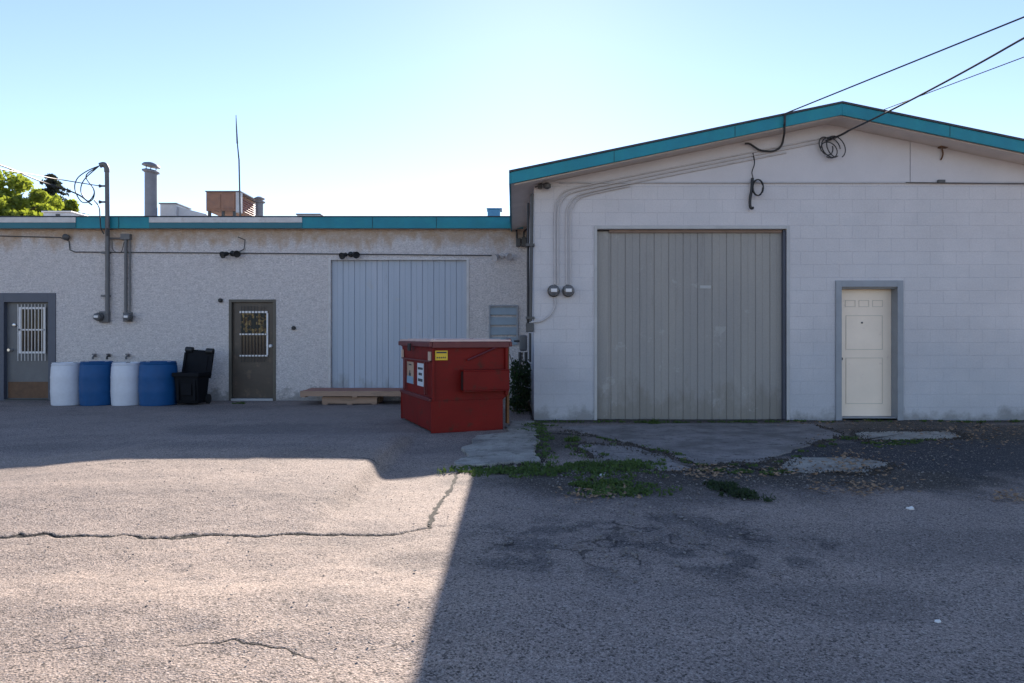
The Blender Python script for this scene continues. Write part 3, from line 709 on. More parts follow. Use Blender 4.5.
# ------------------------------------------------------------------ drums
def drum(px, r, h, m, label, y=13.88, group='plastic drums along the stucco wall', top=True):
    x = XX(px, y); z = gz(x, y)-.005
    t = thing('plastic_drum', label, 'drum', (x, y, z), random.uniform(0, 3), group)
    k = r
    bm = B(); lathe(bm, [(k*.9, 0), (k*.955, .015), (k*.975, h*.12), (k*1.0, h*.3), (k*1.012, h*.34), (k*1.0, h*.38), (k*1.0, h*.62), (k*1.012, h*.66), (k*.995, h*.70), (k*.97, h*.88), (k*.93, h*.935), (k*.95, h*.945), (k*.95, h*.965), (k*.92, h*.972)], (0, 0, 0), 36)
    obj('barrel', bm, m, t, True, local=True)
    bm = B(); lathe(bm, [(k*.90, h*.962), (k*.915, h*1.0), (k*.87, h*1.0), (k*.86, h*.98)], (0, 0, 0), 36); obj('top_rim', bm, m, t, True, local=True)
    for s in (-1, 1):
        bm = B(); lathe(bm, [(.04, h*.98), (.04, h*.995), (.028, h*.998)], (s*k*.55, 0, 0), 14); obj('bung', bm, M_DRUMW if m is M_DRUMB else M_DARKM, t, True, local=True)
drum(67, .285, .865, M_DRUMW, 'white plastic drum next to the grey barred door, first in the row')
drum(97, .315, .885, M_DRUMB, 'blue plastic drum standing between the two white drums')
drum(127, .29, .87, M_DRUMW, 'white plastic drum standing between the two blue drums')
drum(158.5, .36, .885, M_DRUMB, 'widest blue plastic drum, next to the black wheeled bin')

# ------------------------------------------------------------------ black bin with open lid
yb = 13.95; xb = XX(191.5, yb); zb0 = gz(xb, yb)
t = thing('wheeled_bin', 'black wheeled bin with its lid flipped open against the stucco wall', 'bin', (xb, yb, zb0), math.radians(-3))
def ring(bm, z, a, b, y0, y1): return [bm.verts.new(p) for p in ((a, y0, z), (b, y0, z), (b, y1, z), (a, y1, z))]
def skin(bm, R):
    for a, b in zip(R[:-1], R[1:]):
        for k in range(4): bm.faces.new((a[k], a[(k+1) % 4], b[(k+1) % 4], b[k]))
bm = B()
R1 = [ring(bm, .03, -.21, .22, -.16, .16), ring(bm, .10, -.22, .235, -.18, .18), ring(bm, .60, -.235, .255, -.24, .25), ring(bm, .64, -.235, .255, -.24, .25), ring(bm, .64, -.205, .225, -.21, .22), ring(bm, .08, -.19, .20, -.13, .13)]
bm.faces.new(R1[0][::-1]); skin(bm, R1); bm.faces.new(R1[-1])
obj('body', bm, M_BINK, t, local=True, bev=.02)
bm = B(); Ro = [ring(bm, .58, -.265, .285, -.27, .28), ring(bm, .66, -.265, .285, -.27, .28), ring(bm, .66, -.237, .257, -.243, .252), ring(bm, .58, -.237, .257, -.243, .252)]
skin(bm, Ro+[Ro[0]]); obj('rim', bm, M_BINK, t, local=True, bev=.008)
bm = B(); box(bm, -.10, .12, -.235, -.19, .2, .44); obj('front_rib', bm, M_BINK, t, local=True, bev=.01)
for q in (-.16, .18):
    bm = B(); box(bm, q-.025, q+.025, -.245, -.20, .1, .52); obj('front_rib', bm, M_BINK, t, local=True, bev=.01)
T = Matrix.Translation((-.03, .26, .54)) @ Matrix.Rotation(math.radians(4), 4, 'Y') @ Matrix.Rotation(math.radians(-8), 4, 'X')
bm = B(); box(bm, -.30, .30, -.02, .02, 0, .57); box(bm, -.31, -.26, -.05, -.019, .02, .50); box(bm, .26, .31, -.05, -.019, .02, .50); box(bm, -.2, .2, -.035, -.0195, .06, .45)
bmesh.ops.transform(bm, matrix=T, verts=bm.verts); ld = obj('lid', bm, M_BINK, t, local=True, bev=.015)
for q in (-1, 1):
    bm = B(); lathe(bm, [(.04, -.08), (.06, -.07), (.06, .07), (.04, .08)], (q*.22, -.02, .56), 18, 'x'); bmesh.ops.transform(bm, matrix=T, verts=bm.verts); obj('lid_grip', bm, M_BLACK, ld, True, local=True)
for q in (-1, 1):
    bm = B(); lathe(bm, [(.05, -.025), (.1, -.02), (.1, .02), (.05, .025)], (q*.25, .2, .1), 20, 'x'); obj('wheel', bm, M_BLACK, t, True, local=True)

# ------------------------------------------------------------------ pallets
def pallet(px0, px1, zt, zb_, y0, y1, label, top, zoff, name='wooden_pallet'):
    x0, x1 = XX(px0, y0), XX(px1, y0); g0 = min(gz(x0, y0), gz(x1, y0))
    t = thing(name, label, 'pallet', ((x0+x1)/2, (y0+y1)/2, g0+zb_), zoff, 'pallets stacked at the blue door')
    L = x1-x0; Dp = y1-y0; h = zt-zb_
    n = 6
    for k in range(n):
        bm = B(); a = -Dp/2+Dp*k/n; box(bm, -L/2+random.uniform(0, .03), L/2-random.uniform(0, .03), a+.006, a+Dp/n-.012, h-.022, h); obj('deck_board', bm, top if k % 2 else M_WOOD, t, local=True, bev=.002)
    for k in range(3):
        a = -Dp/2+(Dp-.04)*k/2
        bm = B(); box(bm, -L/2+.02, L/2-.02, a, a+.04, .022, h-.023); obj('stringer', bm, M_WOOD, t, local=True, bev=.002)
    for k in (0, 1, 2):
        bm = B(); a = -L/2+.03+(L-.16)*k/2; box(bm, a, a+.1, -Dp/2, Dp/2, 0, .021); obj('foot_board', bm, M_WOOD, t, local=True)
pallet(321, 378, .155, 0.0, 13.9, 14.6, 'small grey pallet underneath the long red-topped pallet', M_WOOD, 0)
pallet(299, 410, .285, .157, 13.8, 14.66, 'long low pallet with red boards below the pale blue door', M_WOODR, 0, 'wooden_pallet')

# ------------------------------------------------------------------ wall fixtures, low building
def floodlight(px, py, m, label, sp=.13):
    x, z = lx(px), lz(py); t = thing('floodlight', label, 'light', (x, YL, z), 0, 'twin wall floodlights of the stucco building')
    bm = B(); lathe(bm, [(.06, 0), (.06, .03), (.04, .045)], (x, YL-.001, z), 16, 'y'); obj('wall_plate', bm, m, t, True)
    for s in (-1, 1):
        Tm = Matrix.Rotation(math.radians(s*35), 3, 'Z') @ Matrix.Rotation(math.radians(20), 3, 'X')
        bm = B(); lathe(bm, [(.02, 0), (.045, .03), (.05, .1), (.075, .14), (.075, .17), (.06, .165)], (x+s*sp*.55, YL-.06, z-.0+(.02 if s > 0 else 0)), 16, 'y', tilt=Tm); obj('lamp_head', bm, m, t, True)
        bm = B(); tube(bm, [(x, YL-.04, z), (x+s*sp*.55, YL-.07, z)], .012, 8); obj('arm', bm, m, t)
floodlight(233, 253.5, M_BLACK, 'black twin-head floodlight above the brown door')
floodlight(351, 254.5, M_BLACK, 'black twin-head floodlight above the pale blue door')
floodlight(502, 256, M_PIPEP, 'pale grey twin-head floodlight above the blue-grey louvre')
def single(name, label, cat, origin, bm, m, smooth=True, group=None, bev=0):
    o = obj(name, bm, m, None, smooth, origin=origin, bev=bev); tag(o, label, cat, group); return o
# wall cable
bm = B(); pts = [W(0, 236, YL-.02), W(60, 237.5, YL-.02), W(69, 241, YL-.02), W(70, 250, YL-.02), W(75, 252, YL-.02), W(228, 253, YL-.02), W(345, 254, YL-.02), W(440, 255, YL-.02), W(498, 255.5, YL-.02)]
tube(bm, pts, .012, 6); single('wall_cable', 'thin grey cable clipped along the stucco wall below the roof', 'cable', W(250, 253, YL), bm, M_DARKM)
bm = B(); tube(bm, [W(237, 253, YL-.02), W(244, 249, YL-.02), W(245, 240, YL-.02), W(238, 237, YL-.02)], .01, 6); single('wall_cable', 'short bent cable rising from the floodlight over the brown door', 'cable', W(245, 245, YL), bm, M_DARKM)
bm = B(); lathe(bm, [(.05, 0), (.06, .03), (.07, .09), (.03, .12)], W(68, 237.5, YL-.001), 14, 'y'); single('junction_box', 'small dark round junction box at the left end of the wall cable', 'junction box', W(68, 237.5, YL), bm, M_DARKM)
# small boxes
for px, py, w_, h_, lab, nm, c in ((221, 300.5, .09, .1, 'small dark lamp left of the brown door', 'wall_lamp', 'lamp'), (294, 328, .085, .055, 'small black box right of the brown door', 'door_buzzer', 'buzzer')):
    p = W(px, py, YL); bm = B(); lathe(bm, [(w_*.5, 0), (w_*.5, .05), (w_*.3, .07)], p-Vector((0, .001, 0)), 12, 'y'); single(nm, lab, c, p, bm, M_BLACK)
for k, (px, lab) in enumerate(((96, 'wall tap above the first blue drum'), (110, 'dark wall tap at the right edge of the first blue drum'), (129, 'wall tap above the second white drum'))):
    p = W(px, 356, YL); t = thing('wall_tap', lab, 'tap', p, 0, 'taps on the stucco wall')
    bm = B(); tube(bm, [p+Vector((0, -.001, 0)), p+Vector((0, -.08, 0)), p+Vector((0, -.11, -.03)), p+Vector((0, -.11, -.07))], .022, 8); obj('spout', bm, M_PIPE if k != 1 else M_BLACK, t, True)
    bm = B(); lathe(bm, [(.04, .03), (.045, .04), (.04, .05)], p+Vector((0, -.06, 0)), 12); obj('tap_handle', bm, M_PIPE if k != 1 else M_BLACK, t, True)
# service mast
p0 = W(106.5, 314, YL-.07)
t = thing('service_mast', 'grey service mast rising through the teal roof edge with curled cables', 'mast', p0)
Ym = YL-.25
bm = B(); tube(bm, [W(107.5, 314, YL-.08), W(107.5, 236, YL-.08), W(107.5, 228, Ym), W(107, 171, Ym)], .045, 12); obj('pipe', bm, M_PIPE, t, True)
bm = B(); tube(bm, smooth_path([W(107, 172, Ym), W(106.5, 167.5, Ym), W(104, 164.5, Ym-.02), W(99.5, 165.5, Ym-.05)]), .055, 12); obj('weatherhead', bm, M_PIPE, t, True)
for py in (229, 253, 296): 
    bm = B(); box(bm, lx(104), lx(111), YL-.12, YL-.002, lz(py)-.02, lz(py)+.02); obj('strap', bm, M_PIPE, t)
for py in (186, 202):
    bm = B(); tube(bm, [W(107, py, Ym), W(102, py, Ym), W(99.5, py, Ym)], [.02, .02, .04], 8); obj('insulator', bm, M_DARKM, t, True)
# coiled service cables at the mast
coil = []
bm = B()
tube(bm, smooth_path([W(100, 165.5, Ym-.05), W(87, 171, Ym-.15), W(77, 179, Ym-.2), W(75, 190, Ym-.2), W(82, 202, Ym-.2), W(92, 200, Ym-.1), W(94, 190, Ym-.1), W(86, 176, Ym-.15), W(99, 166, Ym-.06)]), .011, 6)
tube(bm, smooth_path([W(99, 166, Ym-.06), W(84, 180, Ym-.15), W(81, 192, Ym-.15), W(88, 201, Ym-.15), W(94, 194, Ym-.1), W(93, 187, Ym-.1)]), .011, 6)
tube(bm, smooth_path([W(94, 200, Ym-.1), W(99, 207, Ym-.08), W(100, 217, Ym-.05), W(101, 228, Ym-.05), W(104, 234, Ym)]), .012, 6)
obj('curled_cable', bm, M_CABLE, t, True)
def meter(p, label, r=.1, off=.0, boxw=0, m=M_PIPE, group='electric meters'):
    t = thing('electric_meter', label, 'meter', p, 0, group)
    if boxw:
        bm = B(); box(bm, p.x-boxw, p.x+boxw, p.y-.09, p.y-.001, p.z-boxw*1.2, p.z+boxw*1.2); obj('socket_box', bm, m, t, bev=.01)
    y = p.y-(.09 if boxw else 0)
    c = Vector((p.x+off, y, p.z))
    bm = B(); lathe(bm, [(r, .0), (r*1.05, .02), (r*1.05, .05), (r*.92, .055)], c, 24, 'y'); obj('ring', bm, M_DARKM, t, True)
    bm = B(); lathe(bm, [(r*.88, .055), (r*.88, .11), (r*.78, .135), (r*.5, .145)], c, 24, 'y'); obj('glass_cover', bm, mat('meter_glass', (.10, .10, .105), .1, .1), t, True)
    bm = B(); box(bm, c.x-r*.5, c.x+r*.5, c.y-.149, c.y-.146, c.z-r*.25, c.z+r*.3); obj('dial_plate', bm, M_WHITE, t)
    return t
meter(W(106, 317, YL-.001), 'dark round electric meter under the service mast', .09, -.08, .1)
meter(W(129, 317, YL-.001), 'pale round electric meter under the paired conduits', .085, .06, .085)
# paired conduits
bm = B(); tube(bm, [W(125.8, 312, YL-.05), W(125.8, 238, YL-.05)], .032, 10); tube(bm, [W(130, 312, YL-.04), W(130, 238, YL-.04)], .016, 8)
tube(bm, [W(107.5, 238.3, YL-.05), W(127, 238.3, YL-.05)], .018, 8); box(bm, lx(123), lx(132), YL-.1, YL-.002, lz(240), lz(234.5))
single('conduit', 'paired grey conduits running down to the pale meter', 'conduit', W(127, 312, YL), bm, M_PIPE)
bm = B(); tube(bm, smooth_path([W(112, 240, YL-.03), W(113, 250, YL-.03), W(121, 252, YL-.03), W(124, 242, YL-.03)]), .006, 5)
single('wall_cable', 'thin looped wire between the service mast and the conduits', 'cable', W(118, 250, YL), bm, M_CABLE)

# ------------------------------------------------------------------ roof things
ZR = ZT-.02
yk = 17.5; xk = XX(151, yk); r_ = 7*yk/F*.9
t = thing('exhaust_stack', 'tall grey exhaust stack with a tilted double cap on the low roof', 'chimney', (xk, yk, ZR))
zt = ZZ(171, yk)
bm = B(); lathe(bm, [(r_*.92, ZR), (r_*.92, zt)], (xk, yk, 0), 24); obj('pipe', bm, M_GALV, t, True)
bm = B(); lathe(bm, [(r_*1.5, ZR), (r_*1.3, ZR+.15), (r_*.95, ZR+.16)], (xk, yk, 0), 24); obj('base_collar', bm, M_GALV, t, True)
tl = Matrix.Rotation(math.radians(9), 3, 'Y')
bm = B(); lathe(bm, [(r_*.95, -.06), (r_*1.3, -.03), (r_*1.3, .0), (r_*.9, .03)], (xk, yk, zt), 24, tilt=tl); obj('collar', bm, M_GALV, t, True)
bm = B(); lathe(bm, [(r_*1.3, -.02), (r_*1.35, .0), (r_*1.1, .05), (r_*.4, .09)], (xk, yk, zt+.13), 24, tilt=tl); obj('cap', bm, M_GALV, t, True)
bm = B()
for k in range(3): tube(bm, [(xk+r_*.8*math.cos(k*2.1), yk+r_*.8*math.sin(k*2.1), zt-.02), (xk+r_*.8*math.cos(k*2.1), yk+r_*.8*math.sin(k*2.1), zt+.13)], .012, 6)
obj('cap_stay', bm, M_GALV, t)
# pale duct unit
yy = 18.0
t = thing('rooftop_duct', 'pale low rooftop duct unit sloping down beside the exhaust stack', 'roof unit', (XX(170, yy), yy, ZR))
bm = B(); prism(bm, [(XX(160, yy), ZR), (XX(176, yy), ZR), (XX(176, yy), ZZ(204, yy)), (XX(160, yy), ZZ(204, yy))], yy, yy+.8, 'y'); obj('box', bm, M_UNITW, t, bev=.01)
bm = B(); prism(bm, [(XX(176, yy)+.005, ZR), (XX(205, yy), ZR), (XX(205, yy), ZZ(213.5, yy)), (XX(176, yy)+.005, ZZ(206, yy))], yy+.1, yy+.7, 'y'); obj('sloped_duct', bm, M_UNITW, t, bev=.01)
bm = B(); box(bm, XX(159, yy), XX(177, yy), yy-.02, yy+.82, ZZ(204, yy)+.001, ZZ(202.8, yy)); obj('cover', bm, M_GALV, t)
# brown unit
yy = 16.3; yb2 = 17.55
x0, x1 = XX(206, yy), XX(236, yy); zt_, zb_ = ZZ(192, yy), ZZ(211, yy)
t = thing('rooftop_unit', 'large brown rooftop ventilation box on legs behind the roof edge', 'roof unit', ((x0+x1)/2, yy, ZR))
bm = B(); box(bm, x0, x1, yy, yb2, zb_, zt_); cab = obj('cabinet', bm, M_UNITB, t, bev=.01)
bm = B(); box(bm, x0+.03, x0+(x1-x0)*.48, yy-.012, yy-.001, zb_+.05, zt_-.05); box(bm, x0+(x1-x0)*.52, x1-.03, yy-.012, yy-.001, zb_+.05, zt_-.05); obj('access_panel', bm, M_UNITB, cab, bev=.004)
bm = B(); box(bm, x1+.002, x1+.11, yy-.02, yy+.12, zb_-.04, zt_-.005); obj('corner_cover', bm, M_UNITW, cab, bev=.006)
bm = B()
for k in range(6): z = zb_+.06+k*(zt_-zb_-.12)/6; prism(bm, [(x1+.002, z), (x1+.03, z), (x1+.002, z+.05)], yy+.2, yb2-.1, 'y')
obj('side_louvre', bm, mat('faded_pink_louvre', (.32, .17, .15), .6, .2, 5), cab)
bm = B(); box(bm, x0-.01, x1+.12, yy-.03, yb2+.02, zt_+.001, zt_+.025); obj('cover', bm, M_GALV, cab)
for a in (x0+.03, (x0+x1)/2, x1-.09):
    for b in (yy+.03, yb2-.1):
        bm = B(); box(bm, a, a+.06, b, b+.06, ZR, zb_-.001); obj('leg', bm, M_DARKM, t)
bm = B(); box(bm, x0+.05, x1+.35, yy+.3, yy+.9, ZR, ZR+.09); obj('curb', bm, M_TAR, t)
# antenna
ya = 16.2
t = thing('antenna', 'thin upright whip antenna beside the brown rooftop box', 'antenna', (XX(240, ya), ya, ZR))
bm = B(); tube(bm, [(XX(240.5, ya), ya, ZR), W(239, 160, ya), W(237.3, 143, ya)], [.02, .018, .014], 8); obj('mast', bm, M_DARKM, t)
bm = B(); tube(bm, [W(237.3, 143.5, ya), W(236.5, 128, ya), W(236, 115, ya)], [.022, .016, .007], 8); obj('whip', bm, M_PIPE, t)
bm = B(); box(bm, XX(238.5, ya), XX(242, ya), ya-.03, ya+.03, ZR, ZR+.06); obj('base_plate', bm, M_DARKM, t)
# small vent
yv = 17.0; xv = XX(259.5, yv)
t = thing('roof_vent', 'short grey roof vent with round cap right of the brown box', 'vent', (xv, yv, ZR))
bm = B(); lathe(bm, [(.12, ZR), (.09, ZR+.15), (.09, ZZ(203, yv))], (xv, yv, 0), 18); obj('pipe', bm, M_GALV, t, True)
bm = B(); lathe(bm, [(.13, 0), (.14, .03), (.1, .05)], (xv, yv, ZZ(203, yv)+.002), 18); lathe(bm, [(.12, 0), (.13, .03), (.06, .07)], (xv, yv, ZZ(200, yv)+.01), 18); obj('cap', bm, M_GALV, t, True)
# boxes
yv = 17.0
t = thing('roof_hatch', 'low grey roof hatch just showing over the teal roof edge', 'hatch', (XX(309, yv), yv, ZR))
bm = B(); box(bm, XX(297, yv), XX(320, yv), yv, yv+.7, ZR, ZZ(215, yv)); obj('curb', bm, M_UNITW, t, bev=.01)
bm = B(); box(bm, XX(296, yv), XX(321, yv), yv-.03, yv+.73, ZZ(215, yv)+.001, ZZ(213.6, yv)); obj('lid', bm, M_GALV, t, bev=.008)
yv = 15.6
t = thing('blue_roof_vent', 'small bright blue box vent on the roof near the gable eave', 'vent', (XX(495, yv), yv, ZR))
bm = B(); box(bm, XX(487.5, yv), XX(500, yv), yv, yv+.4, ZR, ZZ(209, yv)); obj('box', bm, M_UNITB2, t, bev=.01)
bm = B(); box(bm, XX(486.5, yv), XX(502, yv), yv-.02, yv+.42, ZZ(209, yv)+.001, ZZ(208, yv)); obj('lid', bm, M_UNITB2, t, bev=.005)
yv = 19.0
t = thing('white_roof_unit', 'low white roof unit in front of the trees at far left', 'roof unit', (XX(57, yv), yv, ZR))
bm = B(); box(bm, XX(43, yv), XX(71, yv), yv, yv+1.2, ZR, ZZ(212.5, yv)); obj('box', bm, M_UNITW, t, bev=.02)
bm = B(); box(bm, XX(42, yv), XX(72, yv), yv-.04, yv+1.24, ZZ(212.5, yv)+.001, ZZ(211, yv)); obj('lid', bm, M_WHITE, t, bev=.01)
bm = B(); box(bm, XX(56, yv), XX(60, yv), yv-.02, yv-.001, ZR, ZZ(214, yv)); obj('grille', bm, M_DARKM, t)

# ------------------------------------------------------------------ gable fixtures
YF = YG-.035
def gcon(px0, py0, pxs, off, r, m, label, ym=YF, endx=836):
    # vertical run, bend, then along the rake
    line = lambda x: 130.5+off+(836-x)*.2076*.955
    pts = [W(px0, py0, ym), W(px0, line(px0)+22, ym), W(px0+2.5, line(px0)+9, ym), W(px0+10, line(px0+10)+2.0, ym), W(px0+24, line(px0+24)+.4, ym)]
    pts = smooth_path(pts, 6) + [W(x, line(x), ym) for x in range(int(px0+40), endx, 20)]
    bm = B(); tube(bm, pts, r, 8); return single('conduit', label, 'conduit', W(px0, py0, YG), bm, m, group='conduits on the gable wall')
gcon(555, 284, 0, 5.0, .012, M_PIPEP, 'left-hand thin painted conduit rising from the left gable meter', YF)
gcon(558, 284, 0, 8.5, .014, M_PIPEP, 'right-hand painted conduit rising from the left gable meter', YF)
gcon(566.5, 284, 0, 12.0, .014, M_PIPEP, 'painted conduit rising from the right gable meter to the cable coil', YF, 800)
gcon(570.5, 284, 0, 14.5, .010, M_PIPEP, 'thinnest painted conduit, lowest of those following the rake', YF, 640)
meter(W(553.5, 291, YG-.001), 'left of the two round meters on the gable wall', .092, 0, 0, group='gable wall meters')
meter(W(568, 291, YG-.001), 'right of the two round meters on the gable wall', .092, 0, 0, group='gable wall meters')
bm = B(); tube(bm, smooth_path([W(555, 298, YF), W(555, 306, YF), W(550, 315, YF), W(541, 321, YF), W(531, 322, YF)]), .014, 8); single('conduit', 'curved conduit from under the left gable meter to the corner', 'conduit', W(555, 298, YG), bm, M_PIPEP)
# corner lamp
p = W(547, 186, YG-.12); t = thing('corner_lamp', 'small dark security lamp on a bracket under the gable corner', 'lamp', p)
bm = B(); lathe(bm, [(.02, -.05), (.055, -.03), (.062, .02), (.03, .05)], p, 16); obj('lamp_head', bm, M_DARKM, t, True)
bm = B(); tube(bm, [W(535, 187, YG-.05), W(541, 185, YG-.1), p+Vector((0, 0, .04))], .012, 8); box(bm, gx(538), gx(542), YG-.06, YG-.001, gzp(189), gzp(183)); obj('bracket', bm, M_DARKM, t)
# risers at the corner
Yc = YG-.02
t = thing('riser_pipes', 'pair of dark riser pipes up the corner between the buildings', 'pipes', W(530, 330, Yc))
bm = B(); tube(bm, [W(532, 194, Yc+.0), W(531.5, 240, Yc), W(530.5, 322, Yc)], .026, 10); obj('pipe', bm, M_DARKM, t, True)
bm = B(); tube(bm, [W(528.3, 203, Yc+.1), W(528, 260, Yc+.1), W(528, 326, Yc+.1)], .02, 10); obj('pipe', bm, M_CABLE, t, True)
for py in (245, 318):
    bm = B(); box(bm, XX(526, Yc), XX(534.5, Yc), Yc-.04, Yc+.14, ZZ(py, Yc)-.02, ZZ(py, Yc)+.02); obj('strap', bm, M_DARKM, t)
bm = B(); box(bm, XX(526, Yc), XX(533.5, Yc), Yc-.05, Yc+.15, ZZ(332, Yc), ZZ(323, Yc)); obj('splice_box', bm, M_DARKM, t, bev=.008)
p = W(521, 242, YL-.1)
t = thing('transformer_box', 'small cluster of dark electrical boxes under the eave junction', 'electrical box', p)
bm = B(); box(bm, XX(516, YL), XX(520.5, YL), YL-.16, YL-.002, ZZ(247, YL), ZZ(239, YL)); box(bm, XX(521.5, YL), XX(526.5, YL), YL-.16, YL-.002, ZZ(247, YL), ZZ(238, YL)); obj('housing', bm, M_DARKM, t, bev=.01)
bm = B(); tube(bm, [W(517, 240, YL-.08), W(516.5, 230, YL-.08)], .02, 8); tube(bm, [W(523.5, 239, YL-.08), W(524, 232, YL-.08), W(527, 228, YL-.08)], .02, 8); obj('lead', bm, M_CABLE, t)
# utility stand: gas meter set in the nook
yq = 12.6
t = thing('gas_meter', 'grey gas meter set with dark pipework in the nook behind the dumpster', 'meter', W(523, 400, yq))
bm = B(); box(bm, XX(519.5, yq), XX(527, yq), yq-.12, yq+.05, ZZ(351, yq), ZZ(335, yq)); obj('meter_body', bm, M_PIPE, t, bev=.03)
bm = B(); tube(bm, [W(520, 352, yq), W(520, 404, yq)], .03, 8); obj('pipe', bm, M_DARKM, t, True)
bm = B(); tube(bm, [W(526, 352, yq), W(526, 362, yq), W(531, 366, yq), W(531, 404, yq)], .03, 8); obj('pipe', bm, M_DARKM, t, True)
bm = B(); tube(bm, [W(530.5, 333, yq-.4), W(530.5, 362, yq-.4)], .028, 8); tube(bm, [W(514, 341, yq), W(519.4, 341, yq)], .02, 8); tube(bm, smooth_path([W(512, 362, yq), W(516, 366, yq), W(517, 376, yq)]), .03, 8); obj('fitting', bm, M_DARKM, t, True)
# cables over the gable
YB = YR-.1
def cable(pts, r, label, o=None, nm='overhead_cable', m=M_CABLE, n=10):
    bm = B(); tube(bm, smooth_path(pts, n), r, 6); return single(nm, label, 'cable', pts[0], bm, m)
def over(a, b, Ya, Yb_, ext, sag=0):
    A_ = W(*a, Ya); B_ = W(*b, Yb_); out = []
    for k in range(0, 13):
        t_ = k/12*ext; p = A_.lerp(B_, t_); p.z -= sag*4*t_*(1-t_) if t_ < 1 else 0; out.append(p)
    return out
cable(over((784, 114), (1024, 17), YR-.06, 7.6, 2.0), .010, 'uppermost overhead cable running from the rake off to the right')
cable(over((848, 131), (1024, 38), YR-.06, 7.6, 2.0, .03), .013, 'thick middle overhead cable reaching the coil on the gable')
cable(over((884, 109.5), (1024, 57), YR-.05, 7.8, 2.0), .006, 'thin lowest overhead wire running off to the right')
cable([W(848, 131, YR-.06), W(843, 134, YR+.1), W(836, 137, YF-.02), W(826, 141, YF-.02)], .017, 'cable end dropping from the middle overhead cable onto the coil', nm='service_cable')
cable([W(785, 113.5, YR-.06), W(784.5, 125, YR-.06), W(784, 135, YF-.08), W(781, 146, YF-.03), W(773, 151, YF-.03), W(760, 150, YF-.03), W(750, 144, YF-.03), W(745, 143.5, YF-.03)], .016, 'black service cable hanging from the rake in an S-curve', nm='service_cable')
bm = B()
for k, (cx, cy, rx, ry) in enumerate(((826, 146, 6.5, 9), (831, 147.5, 9, 10), (836, 147, 9, 11), (829, 150, 8, 8))):
    c = [W(cx+rx*math.cos(a)+ry*.25*math.sin(a), cy+ry*math.sin(a), YF-.04-.02*k) for a in [2*math.pi*j/22+k for j in range(20)]]
    tube(bm, c, .009, 6)
single('cable_coil', 'bunched grey cable coil hanging under the peak of the gable', 'cable coil', W(830, 147, YG), bm, M_CABLE)
bm = B(); tube(bm, smooth_path([W(753, 153, YF), W(754.5, 163, YF-.03), W(752, 172, YF-.03), W(753, 178, YF-.03)]), .008, 6)
for k in range(3):
    tube(bm, [W(757.5+k*.4+5.2*math.cos(a), 187.5+8*math.sin(a), YF-.04-.015*k) for a in [2*math.pi*j/20+.5*k for j in range(20)]], .010, 6)
tube(bm, smooth_path([W(752.5, 178, YF-.03), W(751.5, 190, YF-.04), W(750, 200, YF-.04), W(750.5, 207.5, YF-.04), W(753.5, 208, YF-.04)]), .022, 7)
single('cable_coil', 'small black cable coil with hooked end above the big door', 'cable coil', W(756, 187, YG), bm, M_BLACK)
t = thing('wall_hook', 'small rusty bracket high on the gable right of the peak', 'bracket', W(942, 148, YG))
bm = B(); box(bm, gx(937), gx(946), YG-.1, YG-.019, gzp(149), gzp(147)); tube(bm, smooth_path([W(942, 149, YG-.05), W(943, 154, YG-.06), W(941, 160, YG-.03)]), .012, 6); obj('hook', bm, M_RUST, t)
bm = B(); tube(bm, [W(906, 182.5, YG-.035), W(1100, 184.5, YG-.035)], .007, 6); box(bm, gx(936), gx(943), YG-.06, YG-.0285, gzp(183.5), gzp(180.5))
single('wall_cable', 'thin wire with a dark clip along the seam of the gable wall', 'cable', W(938, 182, YG), bm, M_DARKM)
# left overhead service wires
cable([W(-260, 96, 6.5), W(-60, 149, 10.5), W(0, 165, 12), W(40, 181, 13.6), W(76, 193.5, Ym-.2), W(92, 205, Ym-.1)], .016, 'thicker overhead cable coming in from the left to the mast', n=6)
cable([W(-260, 120, 6.5), W(0, 169, 11), W(30, 174, 12.5), W(60, 179.5, 13.8), W(100, 186, Ym)], .011, 'thinner overhead cable tied to the mast insulator', n=6)

# ------------------------------------------------------------------ vegetation
def leaves(bm, c, rad, n, size, squash=1., seed=0, elong=1.6):
    r = random.Random(seed)
    for _ in range(n):
        d = Vector((r.gauss(0, 1), r.gauss(0, 1), r.gauss(0, 1))).normalized()*rad*(r.random()**.45)
        d.z *= squash; p = Vector(c)+d
        a = Vector((r.gauss(0, 1), r.gauss(0, 1), r.gauss(0, 1))).normalized(); b = a.orthogonal().normalized()
        s = size*r.uniform(.6, 1.3)
        v = [bm.verts.new(p+q) for q in (-a*s*elong*.5, b*s*.42, a*s*elong*.5, -b*s*.42)]
        bm.faces.new(v)
def broadleaf(px, ytop, dist, wpx, label, seed, n=70, g='trees behind the low building'):
    r = random.Random(seed); x = XX(px, dist); zt = ZZ(ytop, dist); R_ = wpx*dist/F/2
    t = thing('broadleaf_tree', label, 'tree', (x, dist, 0), 0, g)
    bm = B(); tr_ = [Vector((x, dist, 0)), Vector((x+.1, dist, zt*.4)), Vector((x-.1, dist+.1, zt*.85))]; tube(bm, tr_, [.28, .2, .06], 10)
    tips = []
    for k in range(14):
        a = r.uniform(0, 6.28); h = zt*r.uniform(.35, .8); L = R_*r.uniform(.5, .9); b0 = Vector((x, dist, h)); b1 = b0+Vector((math.cos(a)*L, math.sin(a)*L, zt*.14)); tube(bm, [b0, (b0+b1)/2+Vector((0, 0, .2)), b1], [.08, .05, .02], 6); tips.append(b1)
    obj('trunk', bm, M_BARK, t, True)
    bm = B()
    for k in range(n):
        a = r.uniform(0, 6.28); q = r.random()**.5; h = r.uniform(-1, 1); rr = R_*q*math.sqrt(1-h*h*.8)
        c = (x+math.cos(a)*rr, dist+math.sin(a)*rr, zt*.70+h*zt*.27)
        leaves(bm, c, R_*r.uniform(.16, .30), 240, .17, .8, r.random())
    obj('crown', bm, M_LEAF, t)
